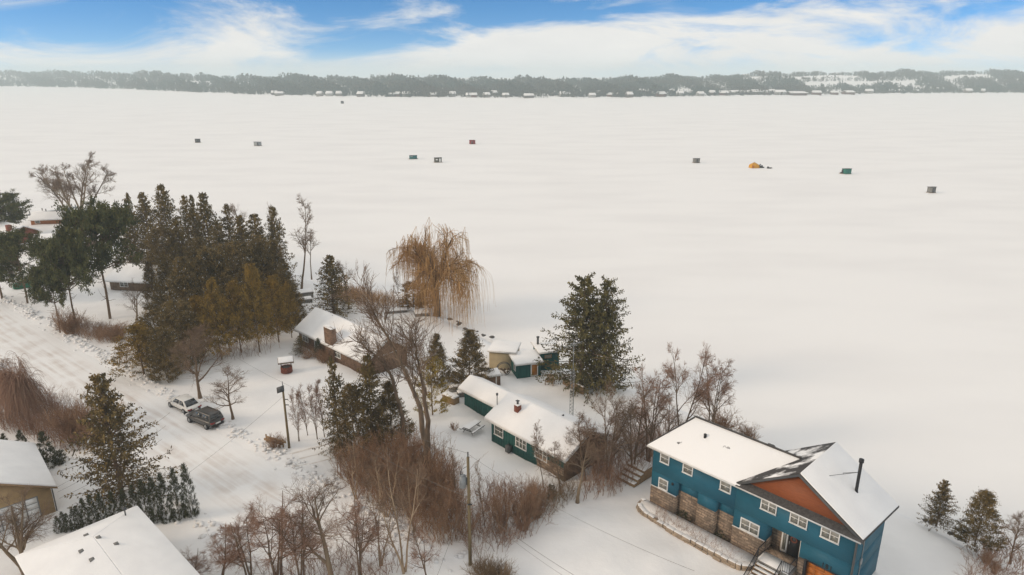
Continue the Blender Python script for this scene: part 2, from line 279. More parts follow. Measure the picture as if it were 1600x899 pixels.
 ('elm', -16.64, 96.79, 8.55, 1.33, 'thin bare sapling between the poplar and the willow', ''),
 ('maple', -36.24, 71.85, 8.59, 3.06, 'bare lawn tree beside the road above the white car', ''),
 ('maple', -30.46, 66.77, 6.75, 2.61, 'bare round lawn tree right of the two cars', ''),
 ('oak', -57.43, 98.2, 6.55, 2.52, 'twisted small bare tree beside the tallest pine trunk', ''),
 ('oak', -13.06, 41.2, 8.15, 3.56, 'bare grey trunked tree at the bottom edge of the road', ''),
 ('redtree', -17.28, 41.6, 6.99, 2.86, 'reddish bare tree left of the grey trunked tree at the bottom', ''),
 ('redtree', -21.46, 41.4, 4.3, 2.23, 'reddish bare shrub tree right of the near snowy roof', ''),
 ('redtree', -19.32, 41.6, 6.09, 2.13, 'reddish bare tree at the bottom edge, right of the near roof corner', ''),
 ('redtree', -15.49, 41.46, 7.45, 2.21, 'reddish bare tree at the bottom edge, left of the grey trunk', ''),
 ('redtree', -11.32, 41.86, 7.49, 2.04, 'reddish bare tree at the bottom edge, right of the grey trunk', ''),
 ('redtree', -6.28, 41.86, 5.68, 1.86, 'reddish bare tree at the bottom edge, by the road end below the thicket', ''),
 ('redtree', -23.67, 41.6, 2.6, 1.59, 'reddish bare tree at the bottom edge, lowest one at the near roof corner', ''),
 ('birch', -10.01, 43.52, 8.1, 1.72, 'pale barked birch at the bottom of the thicket, left of two', ''),
 ('birch', -8.12, 42.68, 10.1, 2.42, 'pale barked birch at the bottom of the thicket, right of two', ''),
 ('sapling', -21.79, 62.02, 6.05, 0.97, 'slender bare sapling nearest the boxed utility pole', 'bare saplings between the utility pole and the spruce'),
 ('sapling', -21.24, 63.31, 6.0, 0.99, 'second bare sapling from the boxed utility pole', 'bare saplings between the utility pole and the spruce'),
 ('sapling', -20.09, 62.53, 6.51, 0.97, 'third bare sapling, between the others and the spruce', 'bare saplings between the utility pole and the spruce'),
 ('sapling', -19.43, 63.05, 6.55, 0.98, 'tallest bare sapling touching the left tall spruce', 'bare saplings between the utility pole and the spruce'),
 ('oak', 5.74, 51.53, 6.09, 2.32, 'leaning bare tree at the near corner of the green cottage', ''),
 ('elm', 2.9, 50.97, 8.7, 1.52, 'upright bare tree in front of the green cottage eave', ''),
 ('maple', 8.94, 55.3, 10.17, 2.43, 'bare brownish tree right of the cottage gable, tallest trunk', ''),
 ('maple', 11.31, 55.94, 9.12, 2.35, 'bare tree beside the blue house roof corner', ''),
 ('maple', 6.77, 55.09, 7.26, 2.1, 'bare tree rising behind the cottage gable', ''),
 ('redtree', 13.05, 57.47, 10.44, 2.27, 'bare twiggy tree behind the blue house corner', ''),
 ('redtree', 17.07, 61.51, 11.61, 2.78, 'tall reddish birch behind the blue house roof', ''),
 ('redtree', 20.14, 61.76, 9.62, 2.17, 'right leaning reddish birch near the shore behind the blue house', ''),
 ('maple', 15.32, 60.03, 6.2, 1.88, 'dark bare tree close behind the blue hip roof', ''),
 ('maple', 4.36, 52.87, 5.44, 1.58, 'bare tree hanging over the right end of the cottage roof', ''),
 ('redtree', 7.75, 56.37, 6.59, 2.14, 'bare reddish tree behind the right end of the cottage', ''),
 ('birch', -13.8, 51.9, 5.87, 1.67, 'pale birch standing in the upper left of the thicket', ''),
 ('birch', -10.61, 49.18, 6.74, 1.8, 'pale birch in the middle of the thicket', ''),
 ('birch', -8.0, 47.5, 6.25, 1.55, 'pale birch at the lower right of the thicket', ''),
 ('elm', -2.24, 48.16, 6.65, 0.83, 'slender bare sapling right of the transformer pole', ''),
 ('elm', -4.68, 50.24, 6.84, 0.97, 'thin bare sapling left of the transformer pole', ''),
 ('maple', 38.37, 43.81, 4.27, 1.17, 'bare shrub tree at the right edge on the shore bank', ''),
 ('maple', 39.55, 43.52, 4.82, 1.06, 'bare shrub tree cut by the right picture edge', ''),
 ('oak', -36.86, 42.75, 6.89, 2.55, 'bare tangled tree in front of the tan garage door', ''),
 ('bush', 21.7, 63.31, 3.11, 1.99, 'orange brown bush behind the blue roof ridge', 'bare bushes'),
 ('bush', 23.85, 61.51, 2.48, 1.29, 'dark twiggy bush on the shore behind the blue roof', 'bare bushes'),
 ('bush', -0.79, 47.5, 5.08, 1.24, 'brown bush right of the transformer pole', 'bare bushes'),
 ('bush', 0.95, 47.83, 4.62, 1.46, 'tan bush below the green cottage', 'bare bushes'),
 ('bush', 2.06, 49.18, 4.35, 0.96, 'reddish bush beside the upright bare tree', 'bare bushes'),
 ('bush', -23.67, 60.76, 1.6, 1.03, 'brown brush heap at the foot of the first pole', 'bare bushes'),
 ('bush', 36.33, 42.68, 1.39, 0.58, 'small red bush at the right edge', 'bare bushes'),
 ('bush', -27.13, 83.43, 1.1, 1.1, 'reddish bush at the foot of the brick wall', 'bare bushes'),
 ('bush', -24.6, 82.17, 1.27, 0.92, 'second reddish bush below the brick wall', 'bare bushes'),
 ('bush', -6.1, 64.39, 1.06, 0.61, 'small round reddish bush on the cottage lawn', 'bare bushes'),
 ('bush', -55.91, 90.28, 2.42, 2.17, 'dry brown bush on the bank beside the road bend', 'bare bushes'),
 ('bush', -58.9, 91.52, 1.28, 1.65, 'low dry bush at the road bend', 'bare bushes'),
 ('bush', -63.97, 92.28, 4.31, 2.02, 'thorny brush around the pine trunks', 'bare bushes'),
 ('bush', -42.0, 62.02, 5.63, 2.59, 'reddish brush left of the big near cedar', 'bare bushes'),
 ('bush', -44.95, 62.02, 4.71, 2.2, 'pale twiggy brush beside the weeping shrub', 'bare bushes'),
 ('bush', 36.5, 43.81, 1.47, 0.69, 'thin bush on the bank by the broad cedar', 'bare bushes'),
 ('weeper', -54.02, 65.49, 8.03, 1.48, 'weeping red brown shrub at left edge, left of two humps', ''),
 ('weeper', -50.8, 64.39, 8.36, 2.12, 'weeping red brown shrub, larger right hump', ''),
 ('globe', 14.43, 49.1, 1.01, 0.43, 'round evergreen in the stone planter, left one', ''),
 ('globe', 16.97, 46.69, 0.98, 0.47, 'round evergreen in the stone planter, right one', ''),
 ('arbor', 15.17, 48.58, 1.25, 0.32, 'small cone evergreen in the stone planter', ''),
 ('globe', 3.53, 52.38, 1.31, 0.4, 'small yellow green bush beside the leaning bare tree', ''),
]
FAR_HOUSES = [(-391.3, 1193.1, 12.3), (-416.2, 1306.0, 11.0), (-411.7, 1228.5, 9.2), (-305.9, 1128.0, 8.5), (-290.6, 1128.0, 9.5), (-283.0, 1159.7, 8.7), (-266.3, 1228.5, 9.2), (-240.7, 1128.0, 9.5), (-191.7, 1128.0, 8.5), (-181.5, 1128.0, 8.5), (-168.3, 1128.0, 11.6), (-157.2, 1159.7, 9.8), (-126.5, 1128.0, 10.6), (-119.5, 1159.7, 10.9), (-94.8, 1128.0, 9.5), (-67.5, 1098.0, 7.2), (-58.6, 1098.0, 8.2), (-39.7, 1098.0, 9.3), (-29.4, 1159.7, 8.7), (-9.9, 1098.0, 9.3), (24.5, 1042.6, 13.7), (55.4, 1306.0, 11.0), (70.6, 1348.5, 11.4), (70.1, 1193.1, 13.4), (83.6, 1128.0, 14.8), (105.7, 1193.1, 10.1), (124.1, 1098.0, 9.3), (141.5, 1159.7, 8.7), (161.1, 1128.0, 15.9), (181.7, 1098.0, 9.3), (232.1, 1266.1, 10.7), (232.7, 1159.7, 8.7), (236.6, 1128.0, 12.7), (274.6, 1159.7, 10.9), (308.1, 1159.7, 9.8), (336.3, 1193.1, 9.0), (355.8, 1193.1, 13.4), (385.1, 1228.5, 16.1), (403.9, 1228.5, 16.1), (421.7, 1228.5, 16.1), (439.4, 1228.5, 10.4), (463.1, 1266.1, 9.5), (463.9, 1228.5, 16.1), (491.6, 1228.5, 27.7), (681.7, 1658.5, 12.4), (512.1, 1193.1, 13.4), (558.2, 1228.5, 11.5), (582.6, 1228.5, 16.1), (656.8, 1306.0, 12.3), (718.1, 1348.5, 13.9), (740.0, 1348.5, 11.4), (766.8, 1348.5, 10.1), (838.9, 1393.9, 15.7), (866.6, 1348.5, 11.4), (894.6, 1348.5, 6.3), (1176.0, 1658.5, 12.4), (863.5, 1904.3, 16.1), (932.3, 1904.3, 16.1), (622.7, 1904.3, 16.1), (670.8, 1904.3, 21.4)]# ---------------------------------------------------------------- vegetation
def grow(rng, P0, D0, Ln, R0, R1, K, wob, up):
    n = len(P0); pts = np.zeros((n, K, 3)); d = D0.copy(); p = P0.copy()
    for k in range(K):
        pts[:, k] = p
        d = d + rng.normal(0, wob, (n, 3)); d[:, 2] += up; d = nz(d); p = p + d * (Ln / (K - 1))[:, None]
    t = np.linspace(0, 1, K)[None]
    return pts, R0[:, None] * (1 - t) + R1[:, None] * t
def spawn(rng, P, Rr, n, t0, t1, a0, a1):
    m, K, _ = P.shape; t = rng.uniform(t0, t1, (m, n)); f = t * (K - 1); i = np.clip(f.astype(int), 0, K - 2); fr = (f - i)[..., None]
    r = np.arange(m)[:, None]; p = P[r, i] * (1 - fr) + P[r, i + 1] * fr; T = nz(P[r, i + 1] - P[r, i])
    q = nz(np.cross(T, rng.normal(size=T.shape))); a = rng.uniform(a0, a1, (m, n))[..., None]
    D = T * np.cos(a) + q * np.sin(a); rad = Rr[r, i] * (1 - fr[..., 0]) + Rr[r, i + 1] * fr[..., 0]
    return p.reshape(-1, 3), nz(D).reshape(-1, 3), t.ravel(), rad.ravel()
def normed(lists):
    """scale polylines so that the tree is 1 high with half-width .5"""
    allp = np.vstack([p.reshape(-1, 3) for p, _ in lists]); zmax = np.percentile(allp[:, 2], 99.8)
    cx, cy = np.median(allp[:, 0]), np.median(allp[:, 1]); rad = np.percentile(np.hypot(allp[:, 0], allp[:, 1]), 96)
    return zmax, rad
def bare(seed, stems=1, K0=9, h0=1.0, lean=0.05, up0=0.02, wob0=0.05, r0=.028, n1=13, t1=.28, a1=(.5, 1.0), l1=.5, n2=8, n3=6, n4=4, up=.07, wob=.11, droop=0, taper=.25):
    rng = np.random.default_rng(seed); ra = np.arange(stems) * 6.283 / stems + rng.normal(0, .3, stems); D = nz(np.column_stack([np.cos(ra) * lean * rng.uniform(.4, 1.1, stems), np.sin(ra) * lean * rng.uniform(.4, 1.1, stems), np.ones(stems)])) if stems > 2 else nz(np.column_stack([rng.normal(0, lean, stems), rng.normal(0, lean, stems), np.ones(stems)]))
    P0 = np.zeros((stems, 3)); P0[:, :2] = rng.normal(0, .012 if stems > 1 else 0, (stems, 2)); P0[:, 2] = -.01
    o = np.ones(stems); h = h0 * (1 - .25 * rng.random(stems)) if stems > 1 else h0 * o
    A = grow(rng, P0, D, h, r0 * o, r0 * .18 * o, K0, wob0, up0); A[1][:, 0] *= 1.35
    p, d, t, rr = spawn(rng, *A, n1, t1, .97, *a1); ln = l1 * h0 * (1.05 - .72 * t) * rng.uniform(.7, 1.15, len(t))
    B = grow(rng, p, d, ln, rr * .62, rr * taper * .5, 7, wob, up)
    p, d, t, rr = spawn(rng, *B, n2, .2, 1, .4, .95); ln = np.repeat(ln, n2) * .52 * (1.1 - .6 * t) * rng.uniform(.6, 1.2, len(t))
    C = grow(rng, p, d, ln, np.maximum(rr * .55, .0018), np.full(len(t), .0011), 5, wob, up * .8)
    p, d, t, rr = spawn(rng, *C, n3, .15, 1, .4, .9); ln = np.repeat(ln, n3) * .62 * rng.uniform(.5, 1.2, len(t))
    D_ = grow(rng, p, d, ln, np.maximum(rr * .45, .0010), np.full(len(t), .0006), 4, wob, up * .6 - droop)
    Ls = [A, B, C, D_]
    if n4:
        p, d, t, rr = spawn(rng, *D_, n4, .2, 1, .4, .9); ln = np.repeat(ln, n4) * .75 * rng.uniform(.5, 1.2, len(t))
        Ls.append(grow(rng, p, d, ln, np.full(len(t), .0007), np.full(len(t), .0004), 3, wob, up * .5 - droop * 1.5))
    z, r = normed(Ls); sc_ = np.array([.5 / r, .5 / r, 1 / z]); tr = MB(); cr_ = MB(); k = .5 * (.5 / r + 1 / z)
    for i, (p, q) in enumerate(Ls):
        V, F = tubes(p * sc_, q * k, 7 if i == 0 else 5 if i == 1 else 3); (tr if i < 2 else cr_).add(V, F)
    return tr, cr_
def leaves(rng, C, ax, ln, wd):
    """one small kite-shaped leaf face per centre"""
    n = len(C); a = nz(ax); b = nz(np.cross(a, rng.normal(size=(n, 3)))); ln = ln[:, None]; wd = wd[:, None]
    V = np.stack([C - a * ln * .5, C + b * wd * .5, C + a * ln * .5, C - b * wd * .5], 1).reshape(-1, 3)
    return V, np.arange(4 * n).reshape(n, 4)
def trunk_mb(rng, h, r, bend=.01):
    m = MB(); K = 8; p = np.zeros((1, K, 3)); p[0, :, 2] = np.linspace(-.01, h, K); p[0, 1:, :2] = np.cumsum(rng.normal(0, bend, (K - 1, 2)), 0)
    V, F = tubes(p, (r * np.linspace(1, .15, K))[None], 7); return m.add(V, F)
def shell(seed, prof, n=420, per=56, size=.030, t0=.05, rin=.35, updir=.3, lumps=9, lump=.16, trunk=.022, th=.9, bough=.055):
    """dense evergreen: bough-like leaf clumps through the outer part of a crown with the given profile r(t)"""
    rng = np.random.default_rng(seed); t = t0 + (1 - t0) * (rng.random(n) ** 1.2); az = rng.uniform(0, 2 * math.pi, n)
    la = rng.uniform(0, 2 * math.pi, lumps); lt = rng.uniform(.1, .95, lumps); f = np.ones(n)
    for a, q in zip(la, lt): f += lump * np.exp(-((np.angle(np.exp(1j * (az - a))) / .7) ** 2 + ((t - q) / .10) ** 2)) * rng.choice([-1, 1])
    rr = prof(t) * np.clip(f, .6, 1.25) * np.sqrt(rng.uniform(rin ** 2, 1, n)); k_ = .5 / np.percentile(rr, 95); rr = rr * k_; rad = np.column_stack([np.cos(az), np.sin(az), np.zeros(n)])
    C = rad * rr[:, None]; C[:, 2] = t; N_ = n * per; R3 = np.repeat(rad, per, 0); tg = np.column_stack([-R3[:, 1], R3[:, 0], R3[:, 2]]); q = rng.normal(0, 1, (N_, 3)); cs = np.repeat(.6 + .7 * rng.random(n), per)[:, None]
    Q = np.repeat(C, per, 0) + R3 * (q[:, :1] * bough * cs) + tg * (q[:, 1:2] * bough * .55 * cs); Q[:, 2] += (q[:, 2] * .014 - np.abs(q[:, 0]) * .010) * cs[:, 0] + .012 * q[:, 0]
    ax = R3 * .9 + rng.normal(0, .5, Q.shape); ax[:, 2] += updir; Q[:, 2] = np.clip(Q[:, 2], t0 * .5, 1.0)
    V, F = leaves(rng, Q, ax, size * rng.uniform(.5, 1.4, N_), size * .5 * rng.uniform(.6, 1.2, N_))
    return trunk_mb(rng, th, trunk), MB().add(V, F)
def spruce(seed, levels=27, t0=.06, power=.85, droop=.35, per=34, nb=8, jit=.22, size=.030, thin=0):
    rng = np.random.default_rng(seed); P0 = []; D0 = []; Ln = []
    for i in range(levels):
        t = t0 + (1 - t0) * (i / levels); k = nb if t < .8 else 5; a0 = rng.uniform(0, 6.28)
        for j in range(k):
            if rng.random() < thin: continue
            a = a0 + j * 6.283 / k + rng.normal(0, .25); P0.append((0, 0, t + rng.normal(0, .006))); D0.append((math.cos(a), math.sin(a), .15 - droop * (1 - t))); Ln.append(.5 * (1.02 - t) ** power * rng.uniform(1 - jit * 1.6, 1 + jit) + .02)
    A = grow(rng, np.array(P0), nz(np.array(D0)), np.array(Ln), np.full(len(Ln), .005), np.full(len(Ln), .001), 5, .06, .03)
    p, d, t, _ = spawn(rng, *A, per, .12, 1.0, .5, 1.2); d[:, 2] -= .25; ln = np.repeat(np.array(Ln), per)
    k_ = .5 / np.percentile(np.hypot(A[0][:, -1, 0], A[0][:, -1, 1]), 90); A[0][:, :, :2] *= k_; p[:, :2] *= k_
    p = p + rng.normal(0, .010, p.shape) + d * (.10 * ln * (1.15 - t))[:, None]
    V, F = leaves(rng, p, d, size * rng.uniform(.6, 1.5, len(p)), size * .5 * rng.uniform(.6, 1.3, len(p)))
    top = np.column_stack([rng.normal(0, .006, 30), rng.normal(0, .006, 30), rng.uniform(.93, 1.0, 30)]); V2, F2 = leaves(rng, top, rng.normal(0, .3, (30, 3)) + (0, 0, 1), np.full(30, size), np.full(30, size * .4))
    tr = trunk_mb(rng, .97, .026, .002); tr.add(*tubes(*A, 3)); return tr, MB().add(V, F).add(V2, F2)
def pine(seed, t0=.34, nbr=58, lean=.02, size=.032):
    rng = np.random.default_rng(seed); t = np.sort(rng.uniform(t0, .98, nbr)); a = rng.uniform(0, 6.28, nbr)
    ln = .55 * np.sin(np.clip((t - t0 + .10) / (1 - t0 + .10), 0, 1) * math.pi * .78 + .50) ** .7 * rng.uniform(.55, 1.08, nbr) + .04
    tr = trunk_mb(rng, .96, .021, .008); x0 = np.zeros((nbr, 3)); x0[:, 2] = t
    A = grow(rng, x0, nz(np.column_stack([np.cos(a), np.sin(a), .15 + .5 * (t - t0)])), ln, np.full(nbr, .006), np.full(nbr, .002), 6, .1, .03)
    p, d, tt, rr = spawn(rng, *A, 7, .3, 1, .4, .9); B = grow(rng, p, d, np.repeat(ln, 7) * .34, np.full(len(p), .003), np.full(len(p), .001), 4, .12, .06)
    zk = .985 / max(B[0][:, :, 2].max(), A[0][:, :, 2].max()); A[0][:, :, 2] *= zk; B[0][:, :, 2] *= zk
    rk_ = .5 / np.percentile(np.hypot(B[0][:, -1, 0], B[0][:, -1, 1]), 93); A[0][:, :, :2] *= rk_; B[0][:, :, :2] *= rk_
    tips = np.vstack([B[0][:, -1], B[0][:, 2], A[0][:, -1]]); n = len(tips); per = 26
    Q = np.repeat(tips, per, 0) + rng.normal(0, 1, (n * per, 3)) * np.array([.026, .026, .013]); ax = rng.normal(0, .7, Q.shape); ax[:, 2] += .5
    V, F = leaves(rng, Q, ax, size * rng.uniform(.6, 1.4, len(Q)), size * .42 * rng.uniform(.6, 1.3, len(Q)))
    dead = grow(rng, np.column_stack([np.zeros((14, 2)), rng.uniform(.12, t0, 14)]), nz(np.column_stack([rng.normal(size=(14, 2)), np.zeros(14)])), rng.uniform(.06, .22, 14), np.full(14, .003), np.full(14, .001), 5, .12, .0)
    for X in (A, B, dead): tr.add(*tubes(*X, 4 if X is A else 3))
    return tr, MB().add(V, F)
def bushy(seed, stems=46, spread=.5, n2=7, n3=5, up=.05, r0=.010):
    rng = np.random.default_rng(seed); a = rng.uniform(0, 6.28, stems); rr = .16 * np.sqrt(rng.random(stems)); P0 = np.column_stack([rr * np.cos(a), rr * np.sin(a), np.full(stems, -.02)])
    D = nz(np.column_stack([np.cos(a) * rng.uniform(0, spread, stems), np.sin(a) * rng.uniform(0, spread, stems), np.ones(stems)]))
    A = grow(rng, P0, D, rng.uniform(.55, 1.05, stems), np.full(stems, r0), np.full(stems, r0 * .3), 6, .12, .02)
    p, d, t, q = spawn(rng, *A, n2, .2, 1, .3, .8); B = grow(rng, p, d, rng.uniform(.15, .38, len(p)), q * .6, np.full(len(p), r0 * .2), 4, .15, up)
    p, d, t, q = spawn(rng, *B, n3, .2, 1, .3, .8); C = grow(rng, p, d, rng.uniform(.06, .18, len(p)), np.full(len(p), r0 * .28), np.full(len(p), r0 * .16), 3, .15, up)
    z, r = normed([A, B, C]); s = np.array([.5 / r, .5 / r, 1 / z]); tr = MB().add(*tubes(A[0] * s, A[1], 4)); cr_ = MB()
    for X in (B, C): cr_.add(*tubes(X[0] * s, X[1], 3))
    return tr, cr_
def weeping(seed, n_l1=16, strands=1500, hang=.5, h_split=.32, r0=.034, swid=.0016, lean=(-.06, .02), a1=(.35, .95), up0=-.1, side=0.0, droopk=0):
    rng = np.random.default_rng(seed); d0 = nz(np.array([[lean[0], lean[1], 1.0]]))
    A = grow(rng, np.array([[0, 0, -.02]]), d0, np.array([h_split * 1.5]), np.array([r0]), np.array([r0 * .55]), 7, .05, .02); A[1][:, 0] *= 1.3
    p, d, t, q = spawn(rng, *A, n_l1, .45, 1, *a1); az = np.arange(n_l1) * 2.4 + rng.normal(0, .15, n_l1); el = rng.uniform(a1[0] * .6, a1[1], n_l1); d = np.column_stack([np.cos(az) * np.sin(el), np.sin(az) * np.sin(el), np.cos(el)]); B = grow(rng, p, d, rng.uniform(.42, .66, n_l1), q * .5, q * .14, 9, .10, -.015 if droopk else .03)
    p, d, t, q = spawn(rng, *B, 9, .25, 1, .3, .9); C = grow(rng, p, d, rng.uniform(.12, .3, len(p)), q * .55, np.full(len(p), .0025), 6, .14, .0)
    p, d, t, q = spawn(rng, *C, 6, .2, 1, .3, 1.0); D = grow(rng, p, d, rng.uniform(.06, .15, len(p)), np.full(len(p), .0024), np.full(len(p), .0018), 4, .14, -.02 if droopk else -.08)
    i = rng.integers(0, len(D[0]), strands); k = rng.integers(1, 4, strands); p = D[0][i, k]; ou = p.copy(); ou[:, 2] = 0; dd = nz(nz(ou) * (.25 if droopk else .55) + rng.normal(0, .35, (strands, 3)) + (0, 0, up0))
    S = grow(rng, p, dd, hang * rng.uniform(.15, 1.0, strands) * np.clip(1 + side * p[:, 0] * 2, .35, 1.6) * (np.where(rng.random(strands) < .55, .28, 1.0) if droopk else 1.0) * np.clip(p[:, 2] * 1.35, .2, 1), np.full(strands, swid), np.full(strands, swid * .7), 10 if droopk else 7, .05, -.6 if droopk else -.42)
    S[0][:, :, 2] = np.maximum(S[0][:, :, 2], .01); Ls = [A, B, C, D, S]; z, r = normed(Ls); s = np.array([.5 / r, .5 / r, 1 / z]); tr = MB(); cr_ = MB()
    def dome(Q):
        if not droopk: return Q
        rho = np.clip(np.hypot(Q[..., 0], Q[..., 1]) / .5, 0, 1.15); Q = Q.copy(); Q[..., 2] *= 1.06 - .34 * rho ** 2 * np.clip((Q[..., 2] - .3) / .4, 0, 1); return Q
    for j, X in enumerate(Ls): (tr if j < 3 else cr_).add(*tubes(dome(X[0] * s), X[1], (8, 6, 4, 3, 3)[j]))
    return tr, cr_
E1 = lambda t: (1 - t) ** .62
PROTO = {}
def proto(kind, variants, trunk_m, crown_m):
    PROTO[kind] = [(tr.mesh('trunk', M[trunk_m], True), cr_.mesh('crown', M[crown_m])) for tr, cr_ in variants]
proto('spruce', [spruce(1), spruce(2, power=.75, thin=.12), spruce(3, power=.95, jit=.4, thin=.18), spruce(4, levels=22, jit=.3)], 'bark', 'spruce')
proto('pine', [pine(11), pine(12, t0=.42), pine(13, nbr=34, t0=.28), pine(14, t0=.5)], 'bark', 'pine')
ced = lambda t: .5 * np.minimum((1.03 - t) ** .85 * 1.18, 1) * np.minimum(.62 + t * 2.2, 1)
rou = lambda t: .5 * np.sqrt(np.clip(1 - ((t - .42) / .60) ** 2, .01, 1))
proto('cedar', [shell(21, ced), shell(22, ced, lump=.24), shell(23, rou, lump=.24, t0=.08), shell(24, lambda t: .5 * (1.04 - t) ** .7 * np.minimum(.6 + t * 2, 1), n=380, lump=.24, t0=.06)], 'bark', 'cedar')
proto('bigcedar', [spruce(5, levels=26, nb=9, power=.8, per=52, jit=.34, size=.027, thin=.10, droop=.2), spruce(6, levels=24, nb=8, power=.9, per=52, jit=.36, size=.027, thin=.10, droop=.2)], 'bark', 'cedar')
proto('roundcedar', [spruce(7, levels=28, nb=10, power=.52, per=50, jit=.30, size=.027, thin=.06, droop=.3, t0=.04), spruce(8, levels=26, nb=10, power=.6, per=50, jit=.34, size=.027, thin=.08, droop=.3)], 'bark', 'darkcedar')
proto('goldcedar', [shell(31, lambda t: .5 * np.minimum((1.03 - t) ** .8 * 1.5, 1), t0=.2, n=240, lump=.4, rin=.2), shell(32, lambda t: .5 * (1.04 - t) ** .6, t0=.2, n=240, lump=.4, rin=.2), shell(33, lambda t: .5 * np.minimum((1.03 - t) ** .9 * 1.7, 1), t0=.15, n=240, lump=.4, rin=.2)], 'bark', 'goldcedar')
proto('yellowcedar', [shell(36, rou, t0=.08, n=150, lump=.4)], 'bark', 'yellowcedar'); proto('juniper', [shell(37, rou, t0=.02), shell(38, ced, t0=.02)], 'bark', 'juniper')
arb = lambda t: .5 * np.minimum((1.01 - t) ** .8 * 1.35, 1) * np.minimum(.8 + t, 1)
proto('arbor', [shell(41, arb, n=220, per=34, size=.040, t0=.01, rin=.6, updir=1.3, lump=.06, bough=.07), shell(42, arb, n=220, per=34, size=.040, t0=.01, rin=.6, updir=1.3, lump=.08, bough=.07), shell(43, arb, n=200, per=34, size=.044, t0=.01, rin=.6, updir=1.3, lump=.1, bough=.07)], 'bark', 'arbor')
proto('globe', [shell(46, lambda t: .5 * np.sqrt(np.clip(1 - ((t - .45) / .58) ** 2, .01, 1)), n=140, per=26, size=.085, t0=.02, bough=.09)], 'bark', 'arbor')
proto('oak', [bare(51, n1=11, t1=.2, a1=(.45, .95), l1=.72, wob=.12, wob0=.05, up=.06), bare(52, stems=3, lean=.22, n1=9, l1=.5, wob=.13), bare(53, n1=10, t1=.25, l1=.6, wob=.15)], 'greybark', 'twig')
proto('spreadoak', [bare(55, stems=7, lean=.95, K0=10, up0=.06, wob0=.08, n1=9, t1=.35, a1=(.35, .8), l1=.34, r0=.014, up=.05, wob=.12, n2=9)], 'greybark', 'twig')
proto('elm', [bare(61, n1=12, t1=.45, a1=(.35, .7), l1=.36, r0=.014, n3=5, n4=3), bare(62, n1=10, t1=.38, a1=(.4, .8), l1=.34, lean=.12, r0=.016, n3=5, n4=3)], 'bark', 'twig')
proto('maple', [bare(71, n1=18, t1=.24, a1=(.5, .95), l1=.55, r0=.025, up=.07, wob=.07), bare(72, stems=2, lean=.1, n1=11, t1=.2, l1=.5, r0=.018), bare(73, n1=15, t1=.3, l1=.5, r0=.022, wob=.10)], 'bark', 'twig')
proto('redtree', [bare(81, stems=3, lean=.16, n1=8, t1=.25, l1=.42, r0=.014, droop=.05), bare(82, stems=2, lean=.2, n1=10, t1=.3, l1=.42, r0=.014)], 'bark', 'redtwig')
proto('birch', [bare(91, stems=3, lean=.26, n1=6, t1=.35, a1=(.35, .75), l1=.36, r0=.013, n3=4, n4=3), bare(92, stems=3, lean=.2, n1=7, t1=.35, a1=(.35, .75), l1=.36, r0=.012, n3=4, n4=3)], 'birchbark', 'twig')
proto('sapling', [bare(96, stems=3, lean=.1, n1=9, t1=.15, a1=(.25, .6), l1=.36, r0=.010, n3=4, n4=3), bare(97, stems=2, lean=.06, n1=12, t1=.12, a1=(.3, .6), l1=.34, r0=.010, n3=4, n4=3)], 'bark', 'redtwig')
proto('bush', [bushy(101), bushy(102, spread=.8), bushy(103, stems=34, spread=1.0)], 'brush', 'brush')
proto('weeper', [weeping(111, strands=1500, up0=.3, hang=.8, h_split=.5, lean=(.05, 0), swid=.0024), weeping(112, strands=1700, up0=.3, hang=.8, h_split=.5, lean=(.1, 0), swid=.0024)], 'redtwig', 'redtwig')
CAT = dict(bigcedar='cedar tree', roundcedar='cedar tree', spreadoak='bare tree', spruce='conifer tree', pine='pine tree', cedar='cedar tree', goldcedar='cedar tree', yellowcedar='cedar tree', juniper='juniper', arbor='hedge shrub', globe='evergreen shrub', oak='bare tree', elm='bare tree', maple='bare tree', redtree='bare tree', birch='birch tree', sapling='sapling', bush='bush', weeper='weeping shrub')
NAME = dict(bigcedar='cedar_tree', roundcedar='cedar_tree', spreadoak='bare_tree', spruce='spruce_tree', pine='pine_tree', cedar='cedar_tree', goldcedar='cedar_tree', yellowcedar='cedar_tree', juniper='juniper_shrub', arbor='arborvitae', globe='round_evergreen', oak='bare_tree', elm='bare_tree', maple='bare_tree', redtree='bare_tree', birch='birch_tree', sapling='bare_sapling', bush='bare_bush', weeper='weeping_shrub')
def plant(kind, x, y, h, r, label, group='', z=-.05, var=None, rz=None, tilt=(0, 0)):
    rng = random.Random(hash((round(x, 1), round(y, 1))) & 0xffff); v = PROTO[kind]; tm, cm = v[rng.randrange(len(v)) if var is None else var % len(v)]
    e = empty(NAME[kind], (x, y, z), rng.uniform(0, 6.28) if rz is None else rz, label, CAT[kind], group or None)
    if tilt != (0, 0): e.rotation_euler = (tilt[0], tilt[1], e.rotation_euler[2])
    e.scale = (2 * r, 2 * r, h)
    link(bpy.data.objects.new('trunk', tm), e); link(bpy.data.objects.new('stems' if False else 'crown', cm), e)
    return e
